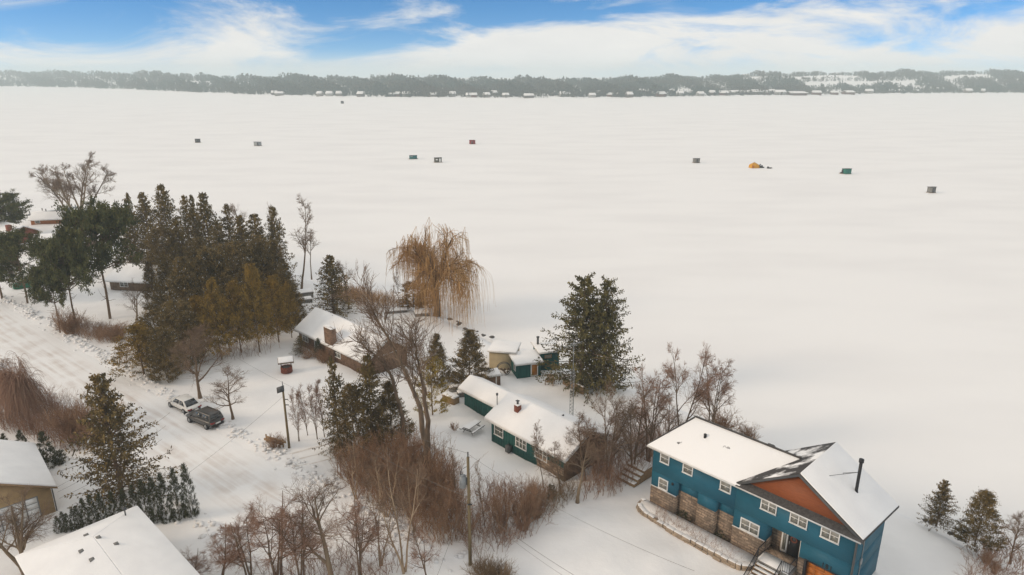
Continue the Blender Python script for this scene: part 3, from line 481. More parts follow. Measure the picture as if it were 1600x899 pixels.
# ---------------------------------------------------------------- the setting: lake, land, far hills
SHORE = np.array([(-460, 216), (-260, 205), (-187.9, 198.5), (-147.4, 194.5), (-138, 191.5), (-129, 194.5), (-115.3, 186.8), (-100, 178), (-81.2, 170), (-61.6, 152.5), (-48.7, 135.6), (-38.8, 123.9), (-32.4, 117.7), (-26.9, 113.9), (-21.5, 108.6), (-16.8, 106), (-12, 103.2), (-7.8, 97.9), (-1.5, 90.1), (4.3, 84.4), (8.4, 81.9), (15.7, 76.5), (22.8, 68.3), (25.9, 62.7), (33.8, 53.2), (37.9, 46.6), (42.1, 40.9), (58, 12), (75, -90)])
LAKE_Z = -0.85
rngT = np.random.default_rng(5)
def sm(a, b, x): t = np.clip((x - a) / (b - a), 0, 1); return t * t * (3 - 2 * t)
RO = Vector((-83.85, 105.8)); RD = Vector((0.7826, -0.6225))          # road: a point of its far edge and its direction
def across(x, y): return (x - RO.x) * RD.y - (y - RO.y) * RD.x        # metres from the far edge towards the near side
def bumps(x, y, seed, sc_, n=14):
    r = np.random.default_rng(seed); z = np.zeros_like(x)
    for _ in range(n):
        a = r.uniform(0, 6.28); k = sc_ * r.uniform(.5, 2); z += np.sin(x * math.cos(a) * k + y * math.sin(a) * k + r.uniform(0, 6.28)) / n ** .5
    return z
def land_z(x, y):
    ys = np.interp(x, SHORE[:, 0], SHORE[:, 1]) + .6 * bumps(x, x * 0, 3, .5); d = (ys - y) * .72
    z = -1.5 + 1.5 * sm(-1.5, 3.5, d)
    rd = across(x, y); k = sm(0, 6, np.maximum(rd - 8.5, -2 - rd)) * sm(3, 8, d)
    z = z + k * (.13 * bumps(x, y, 8, .25) + .07 * bumps(x, y, 9, .9) + .03 * bumps(x, y, 13, 2.2))
    berm = np.exp(-((rd + 1.3) / .75) ** 2) + np.exp(-((rd - 8.9) / .75) ** 2)
    return z + .20 * berm * (1 + .7 * bumps(x, y, 10, .8) + .4 * bumps(x, y, 14, 2.5)) * sm(3, 8, d)
def grid(X, Y, zf, name, m, smooth=True):
    gx, gy = np.meshgrid(X, Y); V = np.column_stack([gx.ravel(), gy.ravel(), zf(gx, gy).ravel()]); nx, ny = len(X), len(Y)
    i = (np.arange(ny - 1)[:, None] * nx + np.arange(nx - 1)[None]).ravel(); F = np.column_stack([i, i + 1, i + 1 + nx, i + nx])
    return tag(MB().add(V, F).build(name, m, None, smooth), kind='structure')
gx = np.concatenate([np.arange(-460, -140, 8.), np.arange(-140, -60, 1.6), np.arange(-60, 48, .8), np.arange(48, 80, 4.)])
gy = np.concatenate([np.arange(-90, 30, 8.), np.arange(30, 125, .8), np.arange(125, 225, 1.6)])
grid(gx, gy, land_z, 'snowy_ground', M['snow'])
tag(MB().add([(-5200, -400, LAKE_Z), (5200, -400, LAKE_Z), (5200, 6500, LAKE_Z), (-5200, 6500, LAKE_Z)], np.array([(0, 1, 2, 3)])).build('frozen_lake', M['ice']), kind='structure')
# road: packed snow with worn wheel tracks
def road_mat():
    m = bpy.data.materials.new('packed_snow_road'); m.use_nodes = True; t = m.node_tree; n = t.nodes; l = t.links; p = n['Principled BSDF']; p.inputs['Roughness'].default_value = .6
    co = n.new('ShaderNodeTexCoord'); sp = n.new('ShaderNodeSeparateXYZ'); l.new(co.outputs['Object'], sp.inputs[0])
    mp = n.new('ShaderNodeMapping'); mp.inputs[3].default_value = (.05, 1.25, 1); l.new(co.outputs['Object'], mp.inputs[0])
    a = n.new('ShaderNodeTexNoise'); a.inputs['Scale'].default_value = 1.4; a.inputs['Detail'].default_value = 7; l.new(mp.outputs[0], a.inputs['Vector'])
    b = n.new('ShaderNodeTexNoise'); b.inputs['Scale'].default_value = .35; b.inputs['Detail'].default_value = 6; l.new(co.outputs['Object'], b.inputs['Vector'])
    mul = n.new('ShaderNodeMath'); mul.operation = 'MULTIPLY'; l.new(a.outputs[0], mul.inputs[0]); l.new(b.outputs[0], mul.inputs[1])
    # middle of the road is driven on, the edges are not
    ab = n.new('ShaderNodeMath'); ab.operation = 'SUBTRACT'; l.new(sp.outputs[1], ab.inputs[0]); ab.inputs[1].default_value = -3.7
    ab2 = n.new('ShaderNodeMath'); ab2.operation = 'ABSOLUTE'; l.new(ab.outputs[0], ab2.inputs[0])
    ed = n.new('ShaderNodeMapRange'); ed.interpolation_type = 'SMOOTHSTEP'; ed.inputs[1].default_value = 3.6; ed.inputs[2].default_value = 1.4; l.new(ab2.outputs[0], ed.inputs[0])
    mr = n.new('ShaderNodeMapRange'); mr.inputs[1].default_value = .20; mr.inputs[2].default_value = .50; l.new(mul.outputs[0], mr.inputs[0])
    m2 = n.new('ShaderNodeMath'); m2.operation = 'MULTIPLY'; l.new(mr.outputs[0], m2.inputs[0]); l.new(ed.outputs[0], m2.inputs[1])
    mx = n.new('ShaderNodeMix'); mx.data_type = 'RGBA'; mx.inputs[6].default_value = (*SN, 1); mx.inputs[7].default_value = (.56, .47, .40, 1); l.new(m2.outputs[0], mx.inputs[0]); l.new(mx.outputs[2], p.inputs['Base Color'])
    bp = n.new('ShaderNodeBump'); bp.inputs['Strength'].default_value = .35; bp.inputs['Distance'].default_value = .1; l.new(a.outputs[0], bp.inputs['Height']); l.new(bp.outputs[0], p.inputs['Normal']); return m
nrd = 160; xs = np.linspace(-260, 190, nrd); ysr = np.linspace(-.6, 8.2, 23)
gxx, gyy = np.meshgrid(xs, ysr); prof = .012 + .02 * np.sin(gyy * 2.1) ** 2 + .01 * bumps(gxx, gyy, 4, .6); prof = np.where((gyy < -.5) | (gyy > 8.1), -.12, prof + .02)
ii = (np.arange(22)[:, None] * nrd + np.arange(nrd - 1)[None]).ravel()
ro = tag(MB().add(np.column_stack([gxx.ravel(), -gyy.ravel(), prof.ravel()]), np.column_stack([ii, ii + nrd, ii + 1 + nrd, ii + 1])).build('snowy_road', road_mat(), None, True), kind='structure')
ro.location = (RO.x, RO.y, 0); ro.rotation_euler = (0, 0, math.atan2(RD.y, RD.x))
tk = MB(); rt = np.random.default_rng(12)
for k, (x0, y0, x1, y1, bx) in enumerate([(-21.8, 58.0, -13.6, 61.6, .9), (-21.0, 56.9, -13.2, 60.2, .7), (-22.4, 59.2, -15.0, 62.4, 1.1)]):
    n_ = 26; f_ = np.linspace(0, 1, n_); px_ = x0 + (x1 - x0) * f_; py_ = y0 + (y1 - y0) * f_ + bx * np.sin(f_ * 3.1) * .6; dx, dy = (y1 - y0), -(x1 - x0); ll = math.hypot(dx, dy); wv = .11 * (1 + .4 * rt.normal(size=n_).clip(-1, 1))
    zz = land_z(px_, py_) + .018; A_ = np.column_stack([px_ + dx / ll * wv, py_ + dy / ll * wv, zz]); B_ = np.column_stack([px_ - dx / ll * wv, py_ - dy / ll * wv, zz]); i_ = np.arange(n_ - 1)
    tk.add(np.vstack([A_, B_]), np.column_stack([i_, i_ + 1, i_ + 1 + n_, i_ + n_]))
tag(tk.build('driveway_tracks', mat('packed_track_snow', (.78, .74, .70), (.60, .54, .48), scale=1.2)), kind='structure')
# far shore: rising ground, fields left open
FS = np.array([(-2143, 2382), (-1469, 2040), (-1174, 1862), (-905, 1646), (-622, 1378.5), (-440.8, 1219.6), (-312.7, 1153), (-178, 1093.4), (0, 1065.7), (197.8, 1093.4), (428.5, 1185.4), (701.3, 1294), (964.2, 1335), (1244, 1378.5), (1800, 1500)])
FAZ = FS[:, 0] / FS[:, 1]; FD = FS[:, 1]
def az_of(px): return (px - 800) / 1066 / 1.048
HTPX = [-500, 100, 200, 300, 400, 620, 800, 950, 1100, 1200, 1300, 1450, 1600, 2200]; HTZ = [34, 30, 30, 20, 17, 16, 13, 14, 22, 30, 31, 34, 34, 36]
def hill_z(az, s): return -1.3 + 1.9 * sm(-6, 10, s) + (np.interp(az, az_of(np.array(HTPX)), HTZ) - 1) * sm(0, 620, s) * (1 + .05 * np.sin(az * 60) * sm(200, 600, s))
na, ss = 260, np.array([-12, -4, 0, 4, 8, 14, 25, 45, 70, 100, 140, 180, 220, 260, 300, 340, 380, 420, 460, 500, 560, 640, 760, 900, 1100, 1400.])
azs = np.linspace(-.88, 1.15, na); A_, S_ = np.meshgrid(azs, ss); Y_ = np.interp(A_, FAZ, FD) + 4 * np.sin(A_ * 130) + S_; Z_ = hill_z(A_, S_); Z_[-1] = -3
ii = (np.arange(len(ss) - 1)[:, None] * na + np.arange(na - 1)[None]).ravel()
tag(MB().add(np.column_stack([(A_ * Y_).ravel(), Y_.ravel(), Z_.ravel()]), np.column_stack([ii, ii + 1, ii + 1 + na, ii + na])).build('far_snowy_hills', M['ice'], None, True), kind='structure')
# far forest, one mass: every tree a loose crown of leaf clumps on its own spot
rf = np.random.default_rng(77)
def far_forest(name, n, s0, s1, hlo, hhi, power, keep):
    az = np.where(rf.random(n * 4) < .75, rf.uniform(-.88, 1.1, n * 4), rf.uniform(.1, .85, n * 4)); s = s0 + (s1 - s0) * rf.random(n * 4) ** power
    px = az * 1066 * 1.048 + 800; ok = np.ones(len(az), bool)
    for a, b, c_, d in [(1205, 1350, 380, 560), (1250, 1440, 210, 350), (1470, 1550, 360, 520), (985, 1090, 90, 240), (1150, 1205, 420, 560), (265, 335, 280, 460), (1395, 1470, 120, 200), (1290, 1330, 60, 120), (690, 740, 45, 70), (560, 600, 48, 75), (825, 880, 25, 60), (760, 800, 160, 200), (930, 960, 240, 280), (1100, 1140, 60, 85)]:
        ok &= ~((px > a + .12 * (s - c_)) & (px < b + 8 * np.sin(s * .1)) & (s > c_) & (s < d))
    ok &= keep(px, s); az, s = az[ok][:n], s[ok][:n]; n = len(az)
    Y = np.interp(az, FAZ, FD) + s; X = az * Y; Z = hill_z(az, s); big = np.interp(az * 1066 * 1.048 + 800, [0, 300, 620, 950, 1100, 1300, 1600], [1.1, 1.1, 1.15, 1.0, .8, .72, .8])
    lump = 1 + .22 * np.sin(az * 95 + s * .01) + .16 * np.sin(az * 211 + 1.3 + s * .017) + .12 * np.sin(az * 37 + .5); H_ = rf.uniform(hlo, hhi, n) * big * np.where(s < 70, .8, 1) * lump; Rr = H_ * rf.uniform(.22, .42, n); con = rf.random(n) < .3; q = 18
    t = rf.random((n, q)); r = np.where(con[:, None], (1.05 - t), np.sqrt(np.clip(1 - (t * 1.7 - .75) ** 2, .04, 1))) * Rr[:, None] * rf.uniform(.3, 1, (n, q)); a = rf.uniform(0, 6.28, (n, q))
    C = np.stack([X[:, None] + r * np.cos(a), Y[:, None] + r * np.sin(a), Z[:, None] + H_[:, None] * t], -1).reshape(-1, 3)
    ax = rf.normal(0, .6, C.shape) + (0, 0, .7); sz = np.repeat(H_, q) * rf.uniform(.14, .30, n * q); V, F = leaves(rf, C, ax, sz * 1.3, sz * .75)
    return tag(MB().add(V, F).build(name, M['forest']), 'hazy mixed forest covering the far shore hills', 'forest', kind='stuff')
front = lambda px, s: (np.sin(px * .21) + np.sin(px * .083 + 1) + np.sin(px * .47 + 2) > -.5)
far_forest('far_forest', 21000, 40, 640, 9, 14, 1.25, lambda px, s: s > 0)
far_forest('far_shore_trees', 1700, 8, 60, 5, 11, 1.0, front)['label'] = 'broken line of trees along the far shore between the houses'
# far houses
M['farwall'] = [mat('far_wall_' + str(i), c_) for i, c_ in enumerate([(.16, .14, .13), (.30, .27, .24), (.20, .10, .08), (.45, .44, .42)])]
rh = random.Random(3); fhv = []
for i in range(4):
    m = MB(); m.box(-.5, .5, -.35, .35, -1, 3.0, 0); me = m.mesh('wall', M['farwall'][i])
    r_ = MB(); r_.slab([(-.55, -.42, 2.8), (.55, -.42, 2.8), (.48, 0, 5.0), (-.48, 0, 5.0)], .35).slab([(-.48, 0, 5.0), (.48, 0, 5.0), (.55, .42, 2.8), (-.55, .42, 2.8)], .35)
    fhv.append((me, r_.mesh('roof', M['roofsnow'])))
for X, Y, wd in FAR_HOUSES:
    az = X / Y; s = Y - np.interp(az, FAZ, FD); s = max(s, 12); Yn = np.interp(az, FAZ, FD) + s; i = rh.randrange(4)
    up = s > 100; pxh = az * 1066 * 1.048 + 800
    refs = [(307, 'leftmost dark hut'), (401, 'pale grey hut'), (535, 'tiny far hut'), (645, 'teal hut'), (684, 'olive hut'), (738, 'red hut'), (905, 'big lakeside cedars'), (1089, 'grey wooden hut'), (1181, 'yellow tent'), (1325, 'bright green hut'), (1458, 'grey brown plank hut')]
    q = min(refs, key=lambda r: abs(r[0] - pxh)); dd = pxh - q[0]; rel = 'straight behind the ' if abs(dd) < 12 else ('just ' if abs(dd) < 40 else 'well ') + ('left' if dd < 0 else 'right') + ' of the '
    col_ = ['dark walled', 'tan walled', 'red brown', 'pale walled'][i]; size_ = 'long' if wd > 13.5 else 'small' if wd < 9.5 else 'middling'
    e = empty('far_house', (az * Yn, Yn, float(hill_z(np.array(az), np.array(s)))), rh.uniform(-.35, .35), (col_ + ' farmhouse in white hill fields, ' if up else size_ + ' ' + col_ + ' far shore house, ') + rel + q[1], 'house', 'snow roofed houses across the lake')
    e.scale = (wd * 1.1, wd * 1.1, rh.uniform(1.2, 1.7))
    for me in fhv[i]: link(bpy.data.objects.new(me.name.split('.')[0], me), e)
# ---------------------------------------------------------------- materials of the built things
M['blue'] = mat('blue_siding', (.014, .112, .168), (.010, .086, .130), scale=.45, rough=.6, lap=.19)
M['green'] = mat('green_boards', (.014, .092, .082), (.009, .062, .056), scale=1.2, rough=.7, stretch=(6, 6, .4))
M['white'] = mat('white_trim', (.78, .77, .74), rough=.5)
M['pane'] = mat('window_pane', (.10, .10, .085), (.16, .155, .13), scale=1.0, rough=.12, spec=.6)
M['blind'] = mat('window_blind', (.30, .29, .26), (.24, .23, .20), rough=.35)
M['stone'] = mat('stone_cladding', (.33, .25, .18), (.19, .14, .105), scale=2.6, rough=.9, bump=.5, bscale=6, stretch=(1, 1, 2.4), bricks=(.55, .24, .03))
M['block'] = mat('wall_stone', (.40, .31, .22), (.26, .20, .145), scale=2, rough=.9, bump=.5)
M['shingle'] = mat('dark_shingles', (.055, .05, .048), (.09, .085, .08), scale=6, rough=.9, bump=.4, bscale=12)
M['orange'] = mat('cedar_siding', (.27, .075, .022), (.22, .06, .018), scale=2, rough=.6, stretch=(1, 1, 8), lap=.19)
M['garage'] = mat('orange_garage_door', (.48, .15, .02), (.36, .11, .018), scale=2, rough=.5, stretch=(1, 1, 8))
M['black'] = mat('black_metal', (.02, .02, .022), rough=.5)
M['grey'] = mat('grey_metal', (.30, .31, .31), rough=.5, metal=.3)
M['dgrey'] = mat('dark_grey', (.09, .09, .09), rough=.6)
M['wood'] = mat('weathered_wood', (.36, .24, .13), (.24, .155, .085), scale=3, stretch=(1, 6, 6), bump=.3)
M['greywood'] = mat('grey_wood', (.24, .23, .21), (.15, .145, .135), scale=3)
M['polewood'] = mat('pole_wood', (.23, .17, .085), (.14, .105, .06), scale=2, stretch=(4, 4, .3), bump=.3)
M['brickwall'] = mat('brown_brick', (.26, .165, .11), (.17, .105, .07), scale=1.2, rough=.9, bump=.4, bscale=14, bricks=(.26, .09, .012))
M['redbrick'] = mat('red_brick', (.24, .075, .045), (.15, .05, .033), scale=4, bump=.4, bscale=14)
M['beige'] = mat('beige_wall', (.38, .31, .19), (.33, .27, .17), rough=.7)
M['tanwall'] = mat('tan_stucco', (.42, .29, .15), (.34, .235, .125), rough=.9)
M['tarp'] = mat('green_tarp', (.02, .16, .09), (.015, .11, .065), rough=.6)
M['wire'] = mat('wire', (.16, .14, .12), rough=.6)
M['rock'] = mat('shore_rock', (.13, .12, .11), (.07, .065, .06), bump=.5)
def snowy_shingle(name, lo, hi, scale, stretch=(1, 1, 1)):
    m = mat(name, (.055, .05, .048), (.86, .84, .815), scale=scale, rough=.85, bump=.3, bscale=9, stretch=stretch, lo=lo, hi=hi, detail=8); return m
M['patchy'] = snowy_shingle('shingles_with_snow_patches', .47, .60, .7, (1, 1, 1))
M['mostly'] = snowy_shingle('snow_with_bare_shingle_spots', .29, .33, .9)
ANG = R(-46.4)
def part_box(name, par, m, *b, bevel=0.0):
    mb = MB(); mb.box(*b); return mb.build(name, m, par, bevel=bevel)
def ring(x0, x1, z0, z1, f, ya, yb, axis='y'):
    """one closed frame round an opening"""
    q = lambda y, e: [(x0 - e, y, z0 - e), (x1 + e, y, z0 - e), (x1 + e, y, z1 + e), (x0 - e, y, z1 + e)]
    V = q(ya, f) + q(ya, 0) + q(yb, 0) + q(yb, f); F = []
    for k in range(4):
        for j in range(4): a, b = k * 4 + j, k * 4 + (j + 1) % 4; c_, d_ = ((k + 1) % 4) * 4 + (j + 1) % 4, ((k + 1) % 4) * 4 + j; F.append((a, b, c_, d_))
    if axis == 'x': V = [(b, a, c_) for a, b, c_ in V]
    return MB().add(V, np.array(F))
def window(par, x0, x1, z0, z1, y=0.0, cols=2, rows=1, blind='blind', sgn=-1):
    """window on a wall facing -y at plane y: frame, panes set back in it, sash bar"""
    f = .075; d = .07
    fr = ring(x0, x1, z0, z1, f, y - d, y + .04).build('window', M['white'], par)
    part_box('sill', fr, M['white'], x0 - f - .03, x1 + f + .03, y - d - .05, y - d - .003, z0 - f, z0 - .01)
    for i in range(cols):
        a = x0 + (x1 - x0) * i / cols; b = x0 + (x1 - x0) * (i + 1) / cols
        if i: part_box('mullion', fr, M['white'], a - .04, a + .04, y - d + .005, y + .03, z0, z1)
        zm = (z0 + z1) / 2
        part_box('pane', fr, M[blind], a + (.04 if i else 0), b - (.04 if i < cols - 1 else 0), y - .025, y + .02, zm + .025, z1)
        part_box('pane', fr, M['pane'], a + (.04 if i else 0), b - (.04 if i < cols - 1 else 0), y - .02, y + .02, z0, zm - .025)
        part_box('sash_bar', fr, M['white'], a + (.04 if i else 0), b - (.04 if i < cols - 1 else 0), y - .045, y + .02, zm - .025, zm + .025)
    return fr
def roof(par, pts, snow=.12, th=.12, m='dgrey', sm_='roofsnow', inset=.05):
    """sloping roof plane with its edge boards, and the layer of snow lying on it"""
    p = np.array(pts, float); mb = MB().slab(p, th); r = mb.build('roof', M[m], par)
    if snow:
        c_ = p.mean(0); q = c_ + (p - c_) * (1 - inset / np.linalg.norm(p - c_, axis=1).mean()); q[:, 2] += snow
        s = MB().slab(q, snow - .004).build('snow_cover', M[sm_], r, bevel=.07)
    return r
# ================================================================ blue house
bh = empty('blue_house', (12.02, 51.15, 0), R(-46.38), 'two storey blue house with stone base and orange gable', 'house')
W = MB(); DX = 6.0
# left wing: upper band over the recesses, proud bays below
W.box(0, 7.7, 0, 6.1, 3.55, 5.85); W.box(0, 2.5, 0.002, 6.1, 2.14, 3.55); W.box(4.5, 6.15, 0.002, 6.1, 2.5, 3.55); W.box(2.5, 4.5, .42, 6.1, 2.6, 3.55); W.box(6.15, 7.7, .42, 6.1, 2.6, 3.55)
# right wing
W.box(7.7, 16.65, .003, 5.7, 3.62, 6.0); W.box(7.7, 10.4, .004, 5.7, 2.14, 3.62); W.box(13.0, 16.65, .004, 5.7, 2.28, 3.62); W.box(16.2, 16.645, .005, 5.7, 0, 2.28); W.box(13.0, 16.2, .4, 5.7, 0, 2.28)
W.prism([(16.6, 5.69, 6.0), (8.0, 5.69, 6.0), (12.3, 5.69, 8.75)], (0, -.2, 0))
bw = W.build('wall', M['blue'], bh)
S = MB(); S.box(0, 2.5, -.03, 3, -.2, 2.12).box(2.5, 4.5, .37, 3, -.2, 2.58).box(4.5, 6.15, -.03, 3, -.2, 2.48).box(6.15, 7.7, .37, 3, -.2, 2.58).box(7.7, 10.4, -.03, 3, -.2, 2.12).box(-.03, 0, 0, 6.1, -.2, 2.12).box(12.95, 13.45, -.03, 1.4, -.2, 2.12).box(10.4, 13, 1.05, 1.3, 1.2, 3.6).box(10.4, 13, -.02, 1.05, -.2, 1.25)
S.build('stone_base', M['stone'], bh)
rs_ = random.Random(8)
# stone ledge trim
part_box('ledge', bh, M['white'], -.04, 2.53, -.07, -.002, 2.12, 2.17); part_box('ledge', bh, M['white'], 7.68, 10.38, -.07, -.002, 2.12, 2.17)
for a in [(.8, 1.55, 4.8, 5.65), (3.0, 3.8, 4.8, 5.65), (6.4, 7.2, 4.8, 5.65), (.82, 1.6, 2.3, 3.15)]: window(bh, *a, cols=1)
for a in [(9.8, 10.9, 4.8, 5.68), (12.05, 13.2, 4.8, 5.68), (14.3, 15.45, 4.8, 5.68), (8.4, 9.8, 2.3, 3.15)]: window(bh, *a, cols=2)
# roofs
roof(bh, [(-.45, -.4, 5.9), (8.1, -.4, 5.9), (11.0, 3.1, 8.1), (1.9, 3.1, 8.1)], m='white', sm_='mostly')
roof(bh, [(11.0, 3.1, 8.1), (8.1, 6.6, 5.9), (-.45, 6.6, 5.9), (1.9, 3.1, 8.1)], m='white')
roof(bh, [(-.45, 6.6, 5.9), (-.45, -.4, 5.9), (1.9, 3.1, 8.1)], m='shingle', sm_='patchy', snow=.05)
roof(bh, [(7.3, -.25, 5.83), (12.3, -.25, 9.0), (12.3, 6.0, 9.0), (7.3, 6.0, 5.83)], m='shingle', snow=.035, sm_='patchy', inset=.0)['label'] = 'bare dark shingle slope with patches of snow'
roof(bh, [(12.3, -.25, 9.0), (17.05, -.25, 6.0), (17.3, 6.0, 5.85), (12.3, 6.0, 9.0)], m='shingle', snow=.12)
roof(bh, [(7.75, -.45, 5.93), (17.0, -.45, 5.93), (16.6, .12, 6.36), (8.2, .12, 6.36)], m='white', snow=.03, sm_='shingle', inset=0)['label'] = 'narrow dark shingled pent roof under the orange gable'
MB().prism([(8.3, .06, 6.08), (16.4, .06, 6.08), (16.2, .06, 6.4), (12.3, .06, 8.86), (8.45, .06, 6.4)], (0, .4, 0)).build('gable', M['orange'], bh)
for a, b in (((12.3, -.3, 8.98), (17.1, -.3, 5.95)), ((12.3, -.3, 8.98), (7.7, -.3, 6.06))): MB().prism([a, b, (b[0], b[1], b[2] - .2), (a[0], a[1], a[2] - .2)], (0, .07, 0)).build('rake_board', M['dgrey'], bh)
# shingles showing through on the ridge and hips
MB().tube([(1.9, 3.1, 8.26), (11.0, 3.1, 8.26)], .09).tube([(-.4, -.35, 6.02), (1.9, 3.1, 8.26)], .06).build('ridge_cap', M['shingle'], bh)
# door recess, door, sidelights
d = part_box('door', bh, M['black'], 11.75, 12.55, .96, 1.04, 1.27, 3.35); part_box('handle', d, M['grey'], 11.82, 11.87, .90, .96, 2.2, 2.45)
MB().tube([(12.15 + .22 * math.cos(a), .93, 2.75 + .22 * math.sin(a)) for a in np.linspace(0, 6.283, 17)], .06).build('wreath', mat('wreath_red_brown', (.16, .05, .03)), d)
for a, b in ((11.2, 11.68), (12.62, 12.92)):
    s = part_box('sidelight', bh, M['white'], a, b, .95, 1.04, 1.3, 3.35); part_box('pane', s, M['pane'], a + .12, b - .1, .93, .96, 1.5, 3.2)
part_box('landing', bh, M['greywood'], 10.4, 13.0, -1.3, -.025, 1.1, 1.27); part_box('landing_snow', bh, M['mostly'], 10.5, 12.9, -1.25, -.03, 1.272, 1.31)
for x in (10.5, 12.8):
    for y in (-1.22,): part_box('post', bh, M['wood'], x, x + .14, y, y + .14, -.1, 1.1)
st = MB().prism([(10.55, -1.3, 1.1), (10.55, -3.4, -.3), (10.55, -1.3, -.3)], (.1, 0, 0)).prism([(12.25, -1.3, 1.1), (12.25, -3.4, -.3), (12.25, -1.3, -.3)], (.1, 0, 0)).build('stringer', M['wood'], bh)
for k in range(8):
    y = -1.34 - k * .29; z = 1.11 - k * .175; t_ = part_box('stair_tread', bh, M['wood'], 10.55, 12.35, y - .27, y, z - .06, z); part_box('snow_cover', t_, M['roofsnow'], 10.62, 12.28, y - .25, y - .03, z + .002, z + .06, bevel=.015)
def railing(x, pts):
    m = MB(); m.tube(pts, .035, 5); low = [(a, b, c_ - .8) for a, b, c_ in pts]; m.tube(low, .025, 5)
    for i in range(len(pts) - 1):
        A, B = Vector(pts[i]), Vector(pts[i + 1]); n = max(2, int((B - A).length / .16))
        for k in range(n + 1): p = A.lerp(B, k / n); m.tube([p, p - Vector((0, 0, .95 if k in (0, n) else .8))], .022 if k in (0, n) else .012, 4)
    return m.build('railing', M['black'], bh)
for x in (10.55, 12.35): railing(x, [(x, -1.3, 2.25), (x, -3.5, .92)])
railing(0, [(10.5, -.05, 2.25), (10.5, -1.25, 2.25)]); railing(0, [(12.45, -1.28, 2.25), (12.95, -1.28, 2.25), (12.95, -.06, 2.25)])
# garage door with its panels and the number over it
g = part_box('garage_door', bh, M['garage'], 13.55, 16.1, .30, .39, 0, 2.25)
for k in range(4):
    for j in range(4): part_box('door_panel', g, M['garage'], 13.62 + j * .62, 14.18 + j * .62, .27, .301, .08 + k * .55, .53 + k * .55)
part_box('door_frame', bh, M['black'], 13.42, 13.55, -.04, .38, 0, 2.36); part_box('door_frame', bh, M['black'], 13.55, 16.2, -.04, .38, 2.25, 2.36)
cu = bpy.data.curves.new('house_number', 'FONT'); cu.body = '181'; cu.size = .48; cu.extrude = .025; cu.space_character = 1.15; to = bpy.data.objects.new('t', cu); COL.objects.link(to)
me = bpy.data.meshes.new_from_object(to.evaluated_get(bpy.context.evaluated_depsgraph_get())); bpy.data.objects.remove(to); me.materials.clear(); me.materials.append(M['black'])
no = link(bpy.data.objects.new('house_number', me), bh); no.location = (14.6, -.03, 2.44); no.rotation_euler = (R(90), 0, 0)
# stove pipe with two braces, vents, downspout, meter
MB().cyl((15.1, 3.2, 7.1), (15.1, 3.2, 9.7), .11, mi=0).cyl((15.1, 3.2, 9.7), (15.1, 3.2, 9.95), .17).cyl((15.1, 3.2, 7.05), (15.1, 3.2, 7.35), .2, .13).build('stove_pipe', M['black'], bh)
MB().tube([(15.1, 3.2, 8.9), (13.5, 2.1, 8.36)], .022, 4).tube([(15.1, 3.2, 8.9), (13.9, 3.6, 8.1)], .022, 4).build('pipe_brace', M['dgrey'], bh)
MB().cyl((3.6, 1.9, 7.3), (3.6, 1.9, 7.75), .12).build('roof_vent', M['black'], bh)
MB().tube([(16.62, -.06, 5.7), (16.62, -.06, .1)], .045, 5).build('downspout', M['dgrey'], bh)
MB().box(16.66, 16.76, 1.2, 1.5, 3.0, 3.5).build('electric_meter', M['grey'], bh); MB().tube([(16.71, 1.35, 5.1), (16.71, 1.35, 3.5)], .035, 5).tube([(16.71, 1.35, 3.0), (16.71, 1.35, .1)], .035, 5).build('conduit', M['grey'], bh)
part_box('wall_lamp', bh, M['black'], 2.05, 2.2, -.12, 0.0, 3.1, 3.3); part_box('corner_board', bh, M['dgrey'], 16.58, 16.7, -.05, .05, 2.3, 5.8)
# planter with a wall of separate stones
pl = empty('stone_planter', bh.location, bh.rotation_euler[2], 'curved low stone retaining wall holding a snowy bed along the blue house', 'retaining wall')
path = [(-.35, -.1), (-.55, -.6), (-.35, -1.15), (.4, -1.55), (2, -1.75), (4, -1.8), (6, -1.85), (8, -1.8), (9.4, -1.75), (10.0, -1.5), (10.2, -1.0)]
pp = np.array(path); seg = np.concatenate([[0], np.cumsum(np.linalg.norm(np.diff(pp, axis=0), axis=1))])
at_ = lambda q: np.array([np.interp(q, seg, pp[:, 0]), np.interp(q, seg, pp[:, 1])])
MB().prism([(a * .99, b + .12, -.1) for a, b in path] + [(10.2, -.04, -.1), (-.3, -.04, -.1)], (0, 0, .56)).build('snow_bed', M['roofsnow'], pl)
for course in range(2):
    q = rs_.uniform(-.2, 0)
    while q < seg[-1]:
        ln = rs_.uniform(.35, .85); a, b = at_(max(q, 0)), at_(min(q + ln - .03, seg[-1])); q += ln
        if np.linalg.norm(b - a) < .1: continue
        u_ = (b - a) / np.linalg.norm(b - a); n_ = np.array([u_[1], -u_[0]]) * .17; z0 = -.08 + course * .29; h_ = rs_.uniform(.24, .285); o = n_ * rs_.uniform(-.35, .5)
        c4 = [a + o - n_, b + o - n_, b + o + n_, a + o + n_]
        MB().prism([(p[0], p[1], z0) for p in c4], (0, 0, h_)).build('stone', M['block'], pl, bevel=.04)
        if course and rs_.random() < .75: MB().prism([(p[0], p[1], z0 + h_ + .003) for p in c4], (0, 0, .06)).build('snow_cap', M['roofsnow'], pl, bevel=.025)
# wooden steps by the left end
ws = empty('wooden_steps', (11.05, 53.9, 0), R(-46.4), 'stacked wooden steps capped with snow left of the blue house', 'steps')
for k in range(4):
    s = part_box('step', ws, M['wood'], -1.9, .1, k * .5, (k + 1) * .5 + (1.2 if k == 3 else 0), 0, .24 + k * .24); part_box('snow_cover', s, M['roofsnow'], -1.85, .05, k * .5 + .04, (k + 1) * .5 + (1.1 if k == 3 else -.02), .244 + k * .24, .33 + k * .24, bevel=.03)
